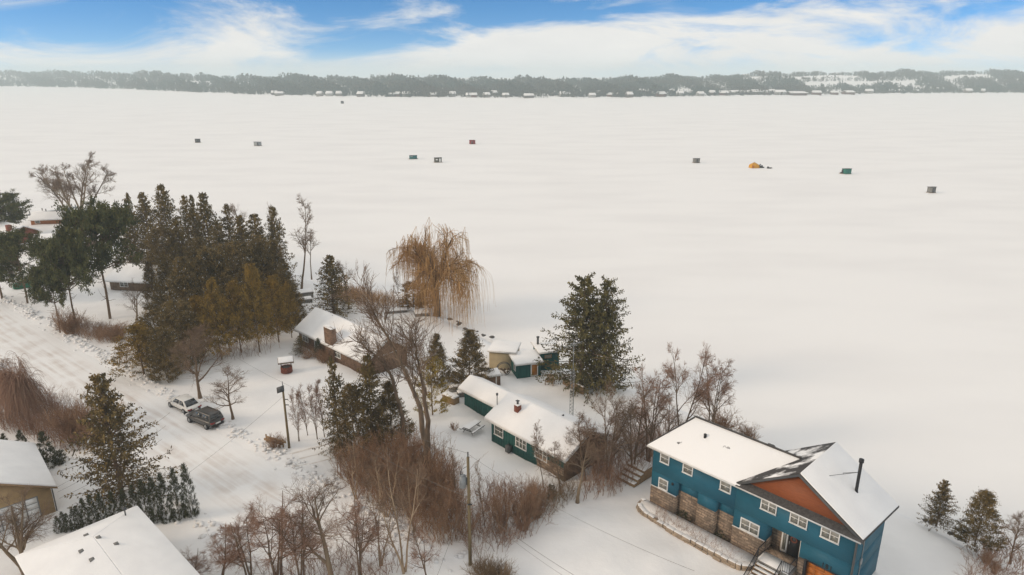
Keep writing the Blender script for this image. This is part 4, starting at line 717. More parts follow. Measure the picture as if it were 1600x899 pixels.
# ================================================================ green cottage
gc = empty('green_cottage', (-2.1, 62.3, 0), R(-47), 'long low green cottage with snow covered roof and lower wing', 'house')
W = MB().box(0, 10.1, 0, 5.8, -.1, 2.5).prism([(.02, 0, 2.5), (.02, 5.8, 2.5), (.02, 2.9, 3.85)], (.12, 0, 0)); W.build('wall', M['green'], gc)
MB().box(-7.9, -.01, 2.85, 5.4, -.1, 2.15).build('wing_wall', M['green'], gc)
MB().prism([(10.1, 0, -.1), (10.1, 5.8, -.1), (10.1, 5.8, 2.5), (10.1, 2.9, 3.85), (10.1, 0, 2.5)], (.08, 0, 0)).build('gable_wall', mat('brown_gable_boards', (.15, .085, .05), (.09, .055, .035), scale=2, stretch=(1, 6, .5)), gc)
MB().box(6.6, 10.09, -.05, -.003, -.1, 1.3).build('stone_base', M['stone'], gc)
bs = MB()
for x in np.arange(.3, 10, .4): bs.box(x - .02, x + .02, -.025, -.001, 0, 2.45)
for x in np.arange(-7.7, -.2, .4): bs.box(x - .02, x + .02, 2.825, 2.849, 0, 2.1)
tag(bs.build('batten', M['green'], gc), kind='stuff')
roof(gc, [(-.6, -.5, 2.45), (10.7, -.5, 2.45), (10.7, 2.9, 4.1), (-.6, 2.9, 4.1)], m='white', snow=.2); roof(gc, [(10.7, 2.9, 4.1), (10.7, 6.3, 2.45), (-.6, 6.3, 2.45), (-.6, 2.9, 4.1)], m='white', snow=.2)
roof(gc, [(-8.4, 2.3, 2.1), (-.3, 2.3, 2.1), (1.5, 4.1, 3.3), (-8.4, 4.1, 3.1)], m='white', snow=.18); roof(gc, [(1.5, 4.1, 3.3), (-.3, 6.0, 2.1), (-8.4, 6.0, 2.1), (-8.4, 4.1, 3.1)], m='white', snow=.18)
for a in [(.55, 1.75, 1.0, 2.1, 1), (3.7, 5.1, 1.0, 2.1, 3), (6.4, 7.9, 1.0, 2.1, 3)]: window(gc, a[0], a[1], a[2], a[3], cols=a[4], blind='pane')
CHX, CHY = 2.2, 1.6
c_ = MB().box(CHX - .26, CHX + .26, CHY - .26, CHY + .26, 2.8, 4.3).build('chimney', M['redbrick'], gc); MB().box(CHX - .31, CHX + .31, CHY - .31, CHY + .31, 4.301, 4.39).build('chimney_cap', M['roofsnow'], c_, bevel=.03); MB().cyl((CHX, CHY, 4.39), (CHX, CHY, 4.7), .11).box(CHX - .17, CHX + .17, CHY - .15, CHY + .15, 4.7, 4.75).build('chimney_pot', M['dgrey'], c_)
MB().cyl((-.45, 1.2, 2.0), (-.45, 1.2, 4.6), .045, S=6).box(-.53, -.37, 1.12, 1.28, 4.5, 4.75).build('service_mast', M['dgrey'], gc); MB().cyl((6.2, 3.8, 3.8), (6.45, 3.8, 4.0), .08, S=6).build('roof_vent', M['black'], gc)
MB().box(2.6, 3.1, -.5, -.04, 0, .7).build('air_unit', M['dgrey'], gc); MB().box(-1.2, -.9, 2.6, 2.84, .1, .7).build('meter_box', M['grey'], gc)
# ================================================================ sheds behind
def mono(par, w_, d_, zf, zb, wall, oh=.3, sn=.16):
    MB().add([(0, 0, -.1), (w_, 0, -.1), (w_, d_, -.1), (0, d_, -.1), (0, 0, zf), (w_, 0, zf), (w_, d_, zb), (0, d_, zb)], np.array([(0, 1, 5, 4), (1, 2, 6, 5), (2, 3, 7, 6), (3, 0, 4, 7), (4, 5, 6, 7)])).build('wall', wall, par)
    s = (zb - zf) / d_; roof(par, [(-oh, -oh, zf + .13 - s * oh), (w_ + oh, -oh, zf + .13 - s * oh), (w_ + oh, d_ + oh, zb + .13 + s * oh), (-oh, d_ + oh, zb + .13 + s * oh)], m='white', snow=sn)
def gable(par, w_, d_, ze, zr, wall, oh=.35, sn=.18, trim='white'):
    """ridge along local x"""
    MB().box(0, w_, 0, d_, -.1, ze).prism([(0, 0, ze), (0, d_, ze), (0, d_ / 2, zr)], (.1, 0, 0)).prism([(w_ - .1, 0, ze), (w_ - .1, d_, ze), (w_ - .1, d_ / 2, zr)], (.1, 0, 0)).build('wall', wall, par)
    s = (zr - ze) / (d_ / 2); zo = ze - s * oh + .06; zt = zr + .10
    roof(par, [(-oh, -oh, zo), (w_ + oh, -oh, zo), (w_ + oh, d_ / 2, zt), (-oh, d_ / 2, zt)], m=trim, snow=sn); roof(par, [(w_ + oh, d_ / 2, zt), (w_ + oh, d_ + oh, zo), (-oh, d_ + oh, zo), (-oh, d_ / 2, zt)], m=trim, snow=sn)
s1 = empty('green_shed', (.63, 77.1, 0), R(16), 'small green shed with white framed orange door', 'shed')
mono(s1, 3.1, 2.9, 1.85, 2.05, M['green'], sn=.1)
d = ring(1.87, 2.58, .2, 1.62, .12, -.06, .02).build('door', M['white'], s1); part_box('pane', d, mat('orange_door', (.42, .17, .03), rough=.4), 1.87, 2.58, -.03, .02, .2, 1.62)
wf = ring(.68, 1.22, .78, 1.5, .08, -.06, .02, 'x').build('window', M['white'], s1); part_box('pane', wf, M['pane'], -.03, .02, .68, 1.22, .78, 1.5)
s2 = empty('tall_green_shed', (3.6, 79.6, 0), R(16), 'taller flat roofed green shed behind the shed with the orange door', 'shed')
mono(s2, 2.5, 3.0, 2.35, 2.5, M['green'], sn=.1)
wf = ring(.63, 1.42, 1.63, 1.95, .08, -.05, .02).build('window', M['wood'], s2); part_box('pane', wf, M['blind'], .63, 1.42, -.03, .02, 1.63, 1.95)
MB().cyl((.35, 2.2, 2.5), (.35, 2.2, 3.6), .14).cyl((.35, 2.2, 3.6), (.35, 2.2, 3.72), .2).build('stove_pipe', M['dgrey'], s2)
s3 = empty('beige_shed', (-2.9, 80.1, 0), R(-10), 'beige walled outbuilding with snow roof behind the hoop', 'shed'); mono(s3, 3.3, 3.6, 2.35, 2.2, M['beige'], oh=.22, sn=.1)
s4 = empty('brick_woodshed', (-2.9, 74.7, 0), R(20), 'tiny red brown brick store with white post and snow cap', 'shed'); mono(s4, 1.6, 1.2, 1.3, 1.5, M['brickwall'], oh=.12); part_box('post', s4, M['white'], 1.0, 1.1, -.08, -.005, 0, 1.3)
hp = empty('metal_hoop', (-1.0, 78.0, .0), R(10), 'dark round firewood hoop against the beige shed', 'firewood rack')
for dy in (0, .35): MB().tube([(.85 * math.cos(a), dy, .85 + .85 * math.sin(a)) for a in np.linspace(0, 6.283, 25)], .045).build('ring', M['dgrey'], hp)
rr_ = random.Random(5)
lg = MB()
for k in range(16):
    a, q = rr_.uniform(math.pi, 2 * math.pi), rr_.uniform(.1, .7); lg.cyl((q * math.cos(a), .02, .85 + q * math.sin(a)), (q * math.cos(a), .33, .85 + q * math.sin(a)), .09, S=7)
lg.build('firewood', M['bark'], hp)
# ================================================================ brick house
kh = empty('brick_house', (-29.6, 88.5, 0), R(-44), 'long brown brick house with snow roof and broad chimney', 'house')
gable(kh, 16.3, 6.2, 2.35, 4.3, M['brickwall'], oh=.45, sn=.2)
window(kh, 1.0, 2.4, .9, 2.0, cols=2, blind='pane'); window(kh, 4.2, 5.0, .3, 2.1, cols=1, blind='pane'); window(kh, 9, 10.4, .9, 2.0, cols=2, blind='pane')
ck = MB().box(7.4, 9.2, -.35, .35, -.1, 4.6).build('chimney', M['brickwall'], kh); MB().box(7.35, 9.25, -.4, .4, 4.601, 4.75).build('snow_cover', M['roofsnow'], ck, bevel=.05)
MB().box(16.31, 16.35, 1.5, 4.7, 2.3, 2.38).build('gable_ledge', M['white'], kh); MB().box(4.1, 4.4, 2.9, 3.2, 3.9, 4.5).build('roof_vent', M['dgrey'], kh)
# ================================================================ near house bottom left, tan garage
nh = empty('near_house', (-29.8, 46.6, 0), R(-43), 'nearest house at bottom left, only its big snowy roof showing', 'house')
MB().box(.4, 15.6, -7.8, -.4, -.1, 2.95).build('wall', M['tanwall'], nh)
e_, rz_ = 3.05, 4.5
for P_ in ([(0, -8.2, e_), (16, -8.2, e_), (12, -4.1, rz_), (4, -4.1, rz_)], [(16, 0, e_), (0, 0, e_), (4, -4.1, rz_), (12, -4.1, rz_)], [(0, 0, e_), (0, -8.2, e_), (4, -4.1, rz_)], [(16, -8.2, e_), (16, 0, e_), (12, -4.1, rz_)]): roof(nh, P_, m='greywood', snow=.2, inset=.0)
for x, y in ((2.9, -4.3), (4.3, -3.9), (4.6, -5.1), (6.2, -4.9), (5.6, -3.2)):
    z = e_ + .2 + (rz_ - e_) * min((x) / 4, (8.2 + y) / 4.1, -y / 4.1, 1); part_box('roof_vent', nh, M['greywood'], x - .17, x + .17, y - .15, y + .15, z - .15, z + .05)
MB().cyl((1.5, -1.3, 3.2), (1.5, -1.3, 4.4), .05, S=6).box(1.38, 1.62, -1.42, -1.18, 4.2, 4.4).build('service_mast', M['dgrey'], nh)
tg = empty('tan_garage', (-39.2, 50.2, 0), R(-137 + 180), 'tan stucco garage with pale door and snow roof at left edge', 'garage')
# ridge runs away from the road gable: local x along the gable, y into the building
MB().box(-7.2, 0, .002, 9, -.1, 2.5).prism([(-7.2, 0, 2.5), (0, 0, 2.5), (-3.6, 0, 4.4)], (0, .1, 0)).build('wall', M['tanwall'], tg)
roof(tg, [(-3.6, -.4, 4.62), (.45, -.4, 2.45), (.45, 9.3, 2.45), (-3.6, 9.3, 4.62)], m='wood', snow=.2); roof(tg, [(-7.65, -.4, 2.45), (-3.6, -.4, 4.62), (-3.6, 9.3, 4.62), (-7.65, 9.3, 2.45)], m='wood', snow=.2)
gd = part_box('garage_door', tg, M['grey'], -4.6, -1.0, -.05, .0, 0, 2.1)
for k in range(4):
    for j in range(4): part_box('door_panel', gd, M['white'], -4.52 + j * .88, -3.74 + j * .88, -.08, -.049, .06 + k * .51, .5 + k * .51)
MB().tube([(.08, .02, 2.4), (.08, .02, .1)], .05, 5).build('downspout', M['dgrey'], tg)
# ================================================================ houses beyond the pines
h = empty('grove_house', (-70.0, 113.5, 0), R(-8), 'dark low house with white roofs half hidden behind the tallest pine', 'house'); gable(h, 10.5, 7.5, 1.9, 3.5, M['bark'], oh=.6)
MB().box(-.03, 0, 2.2, 4.0, .6, 1.7).build('window', M['pane'], h); window(h, 2, 3.4, .7, 1.6, cols=2, blind='pane'); MB().cyl((6, 3.2, 3.5), (6, 3.2, 4.3), .2).build('chimney', M['redbrick'], h)
h = empty('steep_white_shed', (-66.8, 130.6, 0), R(62), 'steep white roofed shed glimpsed between the grove spruces', 'shed'); gable(h, 4, 3.6, 1.0, 3.6, M['grey'], oh=.2)
h = empty('red_house', (-118.0, 150.5, 0), R(-30), 'snow roofed house with red brown wall at the far left edge', 'house'); gable(h, 9, 6, 2.2, 3.6, M['redbrick'], oh=.4); MB().box(6.8, 8.0, .6, 1.4, 2.2, 4.1).build('chimney', M['redbrick'], h); window(h, 2, 3.2, .9, 1.9, cols=1, blind='pane')
h = empty('orange_cabin', (-119.5, 166.5, 0), R(12), 'orange brown cabin with snow roof below the wide bare tree', 'cabin'); gable(h, 7, 5, 1.4, 2.6, mat('orange_boards', (.30, .11, .035)), oh=.4); window(h, 1, 2, .5, 1.2, cols=1, blind='pane')
h = empty('white_roofed_cabin', (-99.8, 138.0, 0), R(18), 'wide snow roof left of the tallest pine, brown walls beneath', 'cabin'); gable(h, 10, 6.5, 2.0, 3.3, M['brickwall'], oh=.4); window(h, 3, 4.2, .8, 1.7, cols=1, blind='pane')
h = empty('lake_dock', (-129.5, 178.5, -.5), R(58), 'long pale dock on the shore at the far left', 'dock'); part_box('deck', h, M['greywood'], 0, 13, -1.2, 1.2, .55, .8); part_box('snow_cover', h, M['roofsnow'], .05, 12.95, -1.1, 1.1, .804, .95)
for x in (1, 5, 9, 12.6):
    for y in (-1, 1): part_box('post', h, M['greywood'], x - .1, x + .1, y - .1, y + .1, -1, 1.6)
t = empty('covered_boat', (-84.9, 116.1, 0), math.atan2(4.6, 3.8), 'long green tarpaulin over a boat beneath the pines', 'covered boat')
K = 15; xs_ = np.linspace(-3.3, 3.3, K); V = []
for x in xs_:
    k = (1 - abs(x / 3.5) ** 3) ** .5; V += [(x, 1.05 * k * math.cos(a), .2 + 1.15 * (.75 + .25 * k) * math.sin(a) * k ** .4) for a in np.linspace(-.15, math.pi + .15, 9)]
F = [(i * 9 + j, i * 9 + j + 1, (i + 1) * 9 + j + 1, (i + 1) * 9 + j) for i in range(K - 1) for j in range(8)]
MB().add(V, np.array(F)).add(V[:9], [list(range(9))]).add(V[-9:], [list(range(9))[::-1]]).build('tarp', M['tarp'], t, True)
MB().add([(x * .8, y * .5, z + .03) for x, y, z in [(v[0], v[1], v[2]) for v in V]], np.array([f for f in F if f[0] % 9 in (2, 3, 4, 5)])).build('snow_cover', M['roofsnow'], t, True)
# ================================================================ well, picnic table, garden things
wl = empty('wishing_well', (-28.5, 79.2, 0), R(20), 'round red brick wishing well with snowy roof on the lawn', 'wishing well')
ring = MB()
for k in range(4):
    for j in range(14):
        a0 = (j + .5 * (k % 2)) * 6.283 / 14; a1 = a0 + 6.283 / 14 - .05; z = k * .18
        q = [(.72 * math.cos(a0), .72 * math.sin(a0), z), (.72 * math.cos(a1), .72 * math.sin(a1), z), (.52 * math.cos(a1), .52 * math.sin(a1), z), (.52 * math.cos(a0), .52 * math.sin(a0), z)]; ring.prism(q, (0, 0, .165))
ring.build('brick_ring', M['redbrick'], wl); MB().cyl((0, 0, -.05), (0, 0, .66), .6, .6, S=20).build('water_pit', M['dgrey'], wl)
for s in (-1, 1): part_box('post', wl, M['bark'], s * .6 - .06, s * .6 + .06, -.06, .06, .5, 1.75)
MB().cyl((-.6, 0, 1.25), (.6, 0, 1.25), .06, S=8).build('windlass', M['bark'], wl); MB().tube([(.66, 0, 1.25), (.85, 0, 1.25), (.85, 0, 1.0)], .03, 5).build('crank', M['dgrey'], wl)
roof(wl, [(-.95, -.75, 1.5), (.95, -.75, 1.5), (.95, 0, 1.95), (-.95, 0, 1.95)], m='bark', snow=.14); roof(wl, [(.95, 0, 1.95), (.95, .75, 1.5), (-.95, .75, 1.5), (-.95, 0, 1.95)], m='bark', snow=.14)
pt = empty('picnic_table', (-4.2, 64.2, 0), R(56), 'snowy grey picnic table on the cottage lawn', 'picnic table')
for k in range(4): part_box('table_plank', pt, M['greywood'], -1.05, 1.05, -.40 + k * .2, -.22 + k * .2, .70, .74)
part_box('snow_cover', pt, M['roofsnow'], -1.0, 1.0, -.38, .36, .745, .80, bevel=.02)
for s in (-1, 1):
    b = part_box('bench', pt, M['greywood'], -1.05, 1.05, s * .78 - .14, s * .78 + .14, .41, .45); part_box('snow_cover', b, M['roofsnow'], -1, 1, s * .78 - .11, s * .78 + .11, .455, .50, bevel=.015)
    part_box('cross_beam', pt, M['greywood'], s * .75 - .04, s * .75 + .04, -.9, .9, .33, .41)
    for q in (-1, 1): MB().tube([(s * .75, q * .2, .7), (s * .75, q * .62, 0)], .05, 4).build('leg', M['greywood'], pt)
def platform(name, x, y, a, w_, d_, h_, label, cat, m='greywood'):
    e = empty(name, (x, y, 0), R(a), label, cat)
    for k in range(int(w_ / .3)): part_box('plank', e, M[m], -w_ / 2 + k * .3, -w_ / 2 + k * .3 + .27, -d_ / 2, d_ / 2, h_ - .07, h_)
    part_box('frame', e, M[m], -w_ / 2 + .05, w_ / 2 - .1, -d_ / 2 + .05, d_ / 2 - .05, -.1, h_ - .072); part_box('snow_cover', e, M['roofsnow'], -w_ / 2 + .04, w_ / 2 - .1, -d_ / 2 + .04, d_ / 2 - .04, h_ + .003, h_ + .16, bevel=.05); return e
platform('dock_section', -35.4, 109.4, 25, 3.6, 2.2, .95, 'stacked dock section with snow beside the golden cedars', 'dock')
platform('dock_section', -34.7, 106.8, 25, 3.4, 1.6, .5, 'lower dock section in front of the stacked one', 'dock')
platform('dock_section', -14.1, 100.6, 15, 2.4, 1.9, .45, 'square dock section lying beside the willow trunk', 'dock')
platform('dock_section', -18.2, 101.8, 15, 3.4, 1.2, .35, 'long low dock section left of the willow', 'dock')
platform('garden_box', -7.0, 70.9, -40, 2.0, 1.0, .75, 'yellowish wooden garden box with snow beside the cottage wing', 'planter', 'wood')
platform('garden_bench', -6.6, 73.9, 20, 1.9, .8, .5, 'snowy bench at the left end of the cottage wing', 'bench')
platform('garden_bench', -5.6, 72.6, 20, 1.7, .8, .45, 'snowy low table next to the cottage wing corner', 'table')
fn = empty('wooden_wall', (6.15, 75.6, 0), math.atan2(-3.1, 2.25), 'low plank wall with snow cap near the big lakeside cedars', 'fence')
for k in range(4): part_box('plank', fn, M['wood'], 0, 3.8, -.04, .04, .02 + k * .25, .25 + k * .25)
part_box('snow_cover', fn, M['roofsnow'], 0, 3.8, -.1, .1, 1.005, 1.1, bevel=.03)
for x in (.1, 1.9, 3.7): part_box('post', fn, M['wood'], x - .06, x + .06, .042, .16, -.1, 1.0)
ch = empty('garden_chair', (4.6, 75.6, 0), R(-20), 'wooden slatted garden chair in front of the green sheds', 'chair')
for k in range(5): part_box('back_slat', ch, M['wood'], -.42 + k * .18, -.28 + k * .18, .32, .38, .35, 1.15)
for k in range(4): part_box('seat_slat', ch, M['wood'], -.42, .48, -.38 + k * .17, -.24 + k * .17, .36, .40)
for s in (-.46, .52):
    part_box('arm', ch, M['wood'], s - .07, s + .07, -.45, .4, .58, .62)
    for y in (-.4, .3): part_box('leg', ch, M['wood'], s - .04, s + .04, y - .04, y + .04, 0, .58)
tw = empty('antenna_tower', (6.38, 65.35, 0), R(30), 'thin lattice antenna mast behind the cottage', 'antenna')
hh = 6.6; tri = [(.24 * math.cos(a), .24 * math.sin(a)) for a in (0.5, 2.6, 4.7)]; la = MB(); ru = MB()
for x, y in tri: la.tube([(x, y, 0), (x, y, hh)], .03, 4)
for k in range(16):
    z = k * hh / 16
    for i in range(3): a, b = tri[i], tri[(i + 1) % 3]; ru.tube([(a[0], a[1], z), (b[0], b[1], z + hh / 16)], .016, 3).tube([(a[0], a[1], z), (b[0], b[1], z)], .016, 3)
la.build('leg', M['grey'], tw); ru.build('lattice', M['grey'], tw); MB().cyl((0, 0, hh - .6), (0, 0, 9.9), .04, S=6).build('mast', M['grey'], tw)
an = MB().tube([(-1.3, 0, 9.3), (1.3, .3, 9.3)], .03, 4)
for k in range(9): q = -1.2 + k * .3; an.tube([(q, -.6 + .05 * k, 9.3), (q + .1, .8 - .05 * k, 9.3)], .016, 3)
an.build('aerial', M['grey'], tw)
# ================================================================ utility poles and wires
def ustile(x, y, h_, label, r_=.14):
    e = empty('utility_pole', (x, y, 0), 0, label, 'utility pole', 'utility poles along the road'); MB().cyl((0, 0, -.3), (0, 0, h_), r_, r_ * .72, S=12).build('pole', M['polewood'], e); return e
p1 = ustile(-3.19, 43.45, 9.5, 'wooden utility pole with grey transformer can, nearest one')
MB().cyl((-.42, 0, 7.0), (-.42, 0, 7.95), .25, S=14).cyl((-.42, 0, 7.95), (-.42, 0, 8.03), .2, .1, S=14).build('transformer', M['grey'], p1); MB().box(-.2, -.08, -.05, .05, 7.2, 7.8).build('bracket', M['dgrey'], p1)
MB().cyl((0, 0, 9.5), (0, 0, 9.9), .04, .06, S=7).build('insulator', M['dgrey'], p1); MB().tube([(-.42, .1, 8.0), (-.5, .1, 8.4), (-.2, .1, 8.6), (0, .1, 8.7)], .02, 4).cyl((-.55, .05, 8.0), (-.55, .05, 8.3), .05, S=6).build('lead', M['dgrey'], p1)
MB().cyl((-.1, -.12, 5.6), (.25, -.12, 5.6), .06, S=6).build('clamp', M['black'], p1)
p2 = ustile(-22.44, 60.76, 6.6, 'wooden utility pole with dark grey box at its top beside the road', .13)
MB().prism([(-.55, -.16, 6.1), (.15, -.16, 6.35), (.15, -.16, 6.95), (-.55, -.16, 6.7)], (0, .12, 0)).build('grey_box', M['dgrey'], p2); MB().cyl((0, .05, 6.5), (0, .05, 7.3), .035, S=6).build('insulator', M['dgrey'], p2)
for z in (5.4, 4.8): MB().cyl((.1, 0, z), (.4, 0, z), .05, S=6).build('clamp', M['dgrey'], p2)
p3 = ustile(-46.71, 89.07, 4.6, 'far utility pole almost lost among the cedars', .12)
def wire(pts_a, pts_b, sag, label, r_=.011, n=24):
    a, b = Vector(pts_a), Vector(pts_b); m = MB(); m.tube([a.lerp(b, k / n) - Vector((0, 0, sag * 4 * (k / n) * (1 - k / n))) for k in range(n + 1)], r_, 4); o = m.build('overhead_wire', M['wire']); tag(o, label, 'wire', 'overhead wires'); return o
wire((-22.4, 60.8, 7.2), (-46.7, 89.1, 4.7), .8, 'upper wire from the boxed pole to the far pole'); wire((-46.7, 89.1, 4.6), (-95, 127, 6), .9, 'wire running left from the far pole')
wire((-22.4, 60.8, 7.2), (-3.2, 43.4, 9.85), .5, 'top wire between the boxed pole and the transformer pole'); wire((-22.2, 60.8, 5.4), (-3.2, 43.3, 6.2), .7, 'lower wire between the boxed pole and the transformer pole', .018); wire((-22.2, 60.8, 4.8), (-3.2, 43.3, 5.6), .8, 'lowest wire between the boxed pole and the transformer pole')
wire((-22.4, 60.8, 5.8), (-27.3, 48.6, 4.2), .2, 'slanting wire from the boxed pole towards the hedge')
wire((-3.2, 43.4, 9.8), (10, 31, 10), .6, 'top wire leaving the transformer pole at bottom right'); wire((-3.1, 43.4, 5.8), (9, 31, 6.2), .7, 'thick wire leaving the transformer pole at bottom right', .016); wire((-3.1, 43.4, 5.5), (9, 31, 5.6), .8, 'lowest wire leaving the transformer pole at bottom right')
wire((-3.2, 43.4, 6.6), (-6, 40, 0), 0, 'guy wire slanting down beside the transformer pole')
for k, (dx, dz) in enumerate([(0, 2.3), (.1, 1.9), (.15, 1.3)]): wire((-38.9 + dx, 50.3, dz), (-31.5, 56.5 - k, 6.2 - k * .8), .3, ['top', 'middle', 'lowest'][k] + ' cable running from the tan garage corner towards the big cedar')
# lumps of ploughed snow along both edges of the road
rngc = np.random.default_rng(44); lm = MB(); cube_f = np.array([(0, 2, 3, 1), (4, 5, 7, 6), (0, 1, 5, 4), (2, 6, 7, 3), (0, 4, 6, 2), (1, 3, 7, 5)])
for k in range(1500):
    al = rngc.uniform(-20, 110); sd_ = -1.2 + rngc.normal(0, .55) if rngc.random() < .5 else 8.8 + rngc.normal(0, .55); x = RO.x + RD.x * al + RD.y * sd_; y = RO.y + RD.y * al - RD.x * sd_; s_ = rngc.uniform(.05, .19)
    c8 = np.array([(i, j, q) for q in (-1, 1) for j in (-1, 1) for i in (-1, 1)]) * s_ * rngc.uniform(.5, 1.1, (8, 3)) * (1.3, 1.3, .8) + (x, y, float(land_z(np.array(x), np.array(y))) + s_ * .3); lm.add(c8, cube_f)
tag(lm.build('snow_lumps', M['snow'], None, True), 'lumps of ploughed snow along the road edges', 'snow', kind='stuff')
gr = empty('guard_boards', (-24.2, 61.3, 0), R(-25), 'low wooden boards in the brush at the boxed pole', 'boards')
for a, b, z in ((-1.2, 1.3, .3), (-.9, 1.7, .62)): part_box('board', gr, M['wood'], a, b, -.05, .05, z, z + .22)
for x in (-1, 1.2): part_box('post', gr, M['wood'], x - .05, x + .05, .052, .15, -.1, .95)
lgx = empty('snowy_log', (-9.9, 60.6, 0), R(20), 'fallen dark log with snow on it behind the poplar trunks', 'log'); MB().cyl((-1.2, 0, .2), (1.2, .1, .28), .16, .13, S=9).build('trunk', M['bark'], lgx); MB().cyl((-1.1, 0, .33), (1.1, .1, .40), .11, .09, S=7).build('snow_cover', M['roofsnow'], lgx)
# shore stones
rs_ = random.Random(21); rk = MB()
rngr = np.random.default_rng(2); th = [(a, b) for b in (-.9, 0, .9) for a in np.linspace(0, 6.283, 7)[:-1]]
V = [(math.cos(a) * math.cos(b) * rngr.uniform(.75, 1.15), math.sin(a) * math.cos(b) * rngr.uniform(.75, 1.15), math.sin(b) * rngr.uniform(.7, 1)) for a, b in th]
rk.add(V, [[r * 6 + j, r * 6 + (j + 1) % 6, r * 6 + 6 + (j + 1) % 6, r * 6 + 6 + j] for r in range(2) for j in range(6)] + [list(range(6))[::-1], list(range(12, 18))]); rkm = rk.mesh('shore_rock', M['rock'])
def rock(x, y, s, label):
    o = bpy.data.objects.new('shore_rock', rkm); link(o); o.location = (x, y, LAKE_Z + .75); o.scale = (s * rs_.uniform(1, 2), s, s * .6); o.rotation_euler = (0, 0, rs_.uniform(0, 6.28)); tag(o, label, 'rock', 'dark rocks along the snowy shore')
for k in range(15):
    q = rs_.random(); x = -9.5 + 9.5 * q; rock(x + rs_.uniform(-.4, .4), np.interp(x, SHORE[:, 0], SHORE[:, 1]) - 1.2 + rs_.uniform(-.7, .7), rs_.uniform(.12, .36), 'dark rock poking from the snowy shoreline between the willow and the sheds')
for k in range(10):
    x = 21 + 9 * rs_.random(); rock(x, np.interp(x, SHORE[:, 0], SHORE[:, 1]) - 1.4 + rs_.uniform(-.8, .8), rs_.uniform(.15, .45), 'dark rock on the shore behind the blue house')
for k in range(4):
    x = 34.8 + 2 * rs_.random(); rock(x, np.interp(x, SHORE[:, 0], SHORE[:, 1]) - 1.6 + rs_.uniform(-.5, .5), rs_.uniform(.15, .3), 'dark rock on the bank left of the small dark cedar')
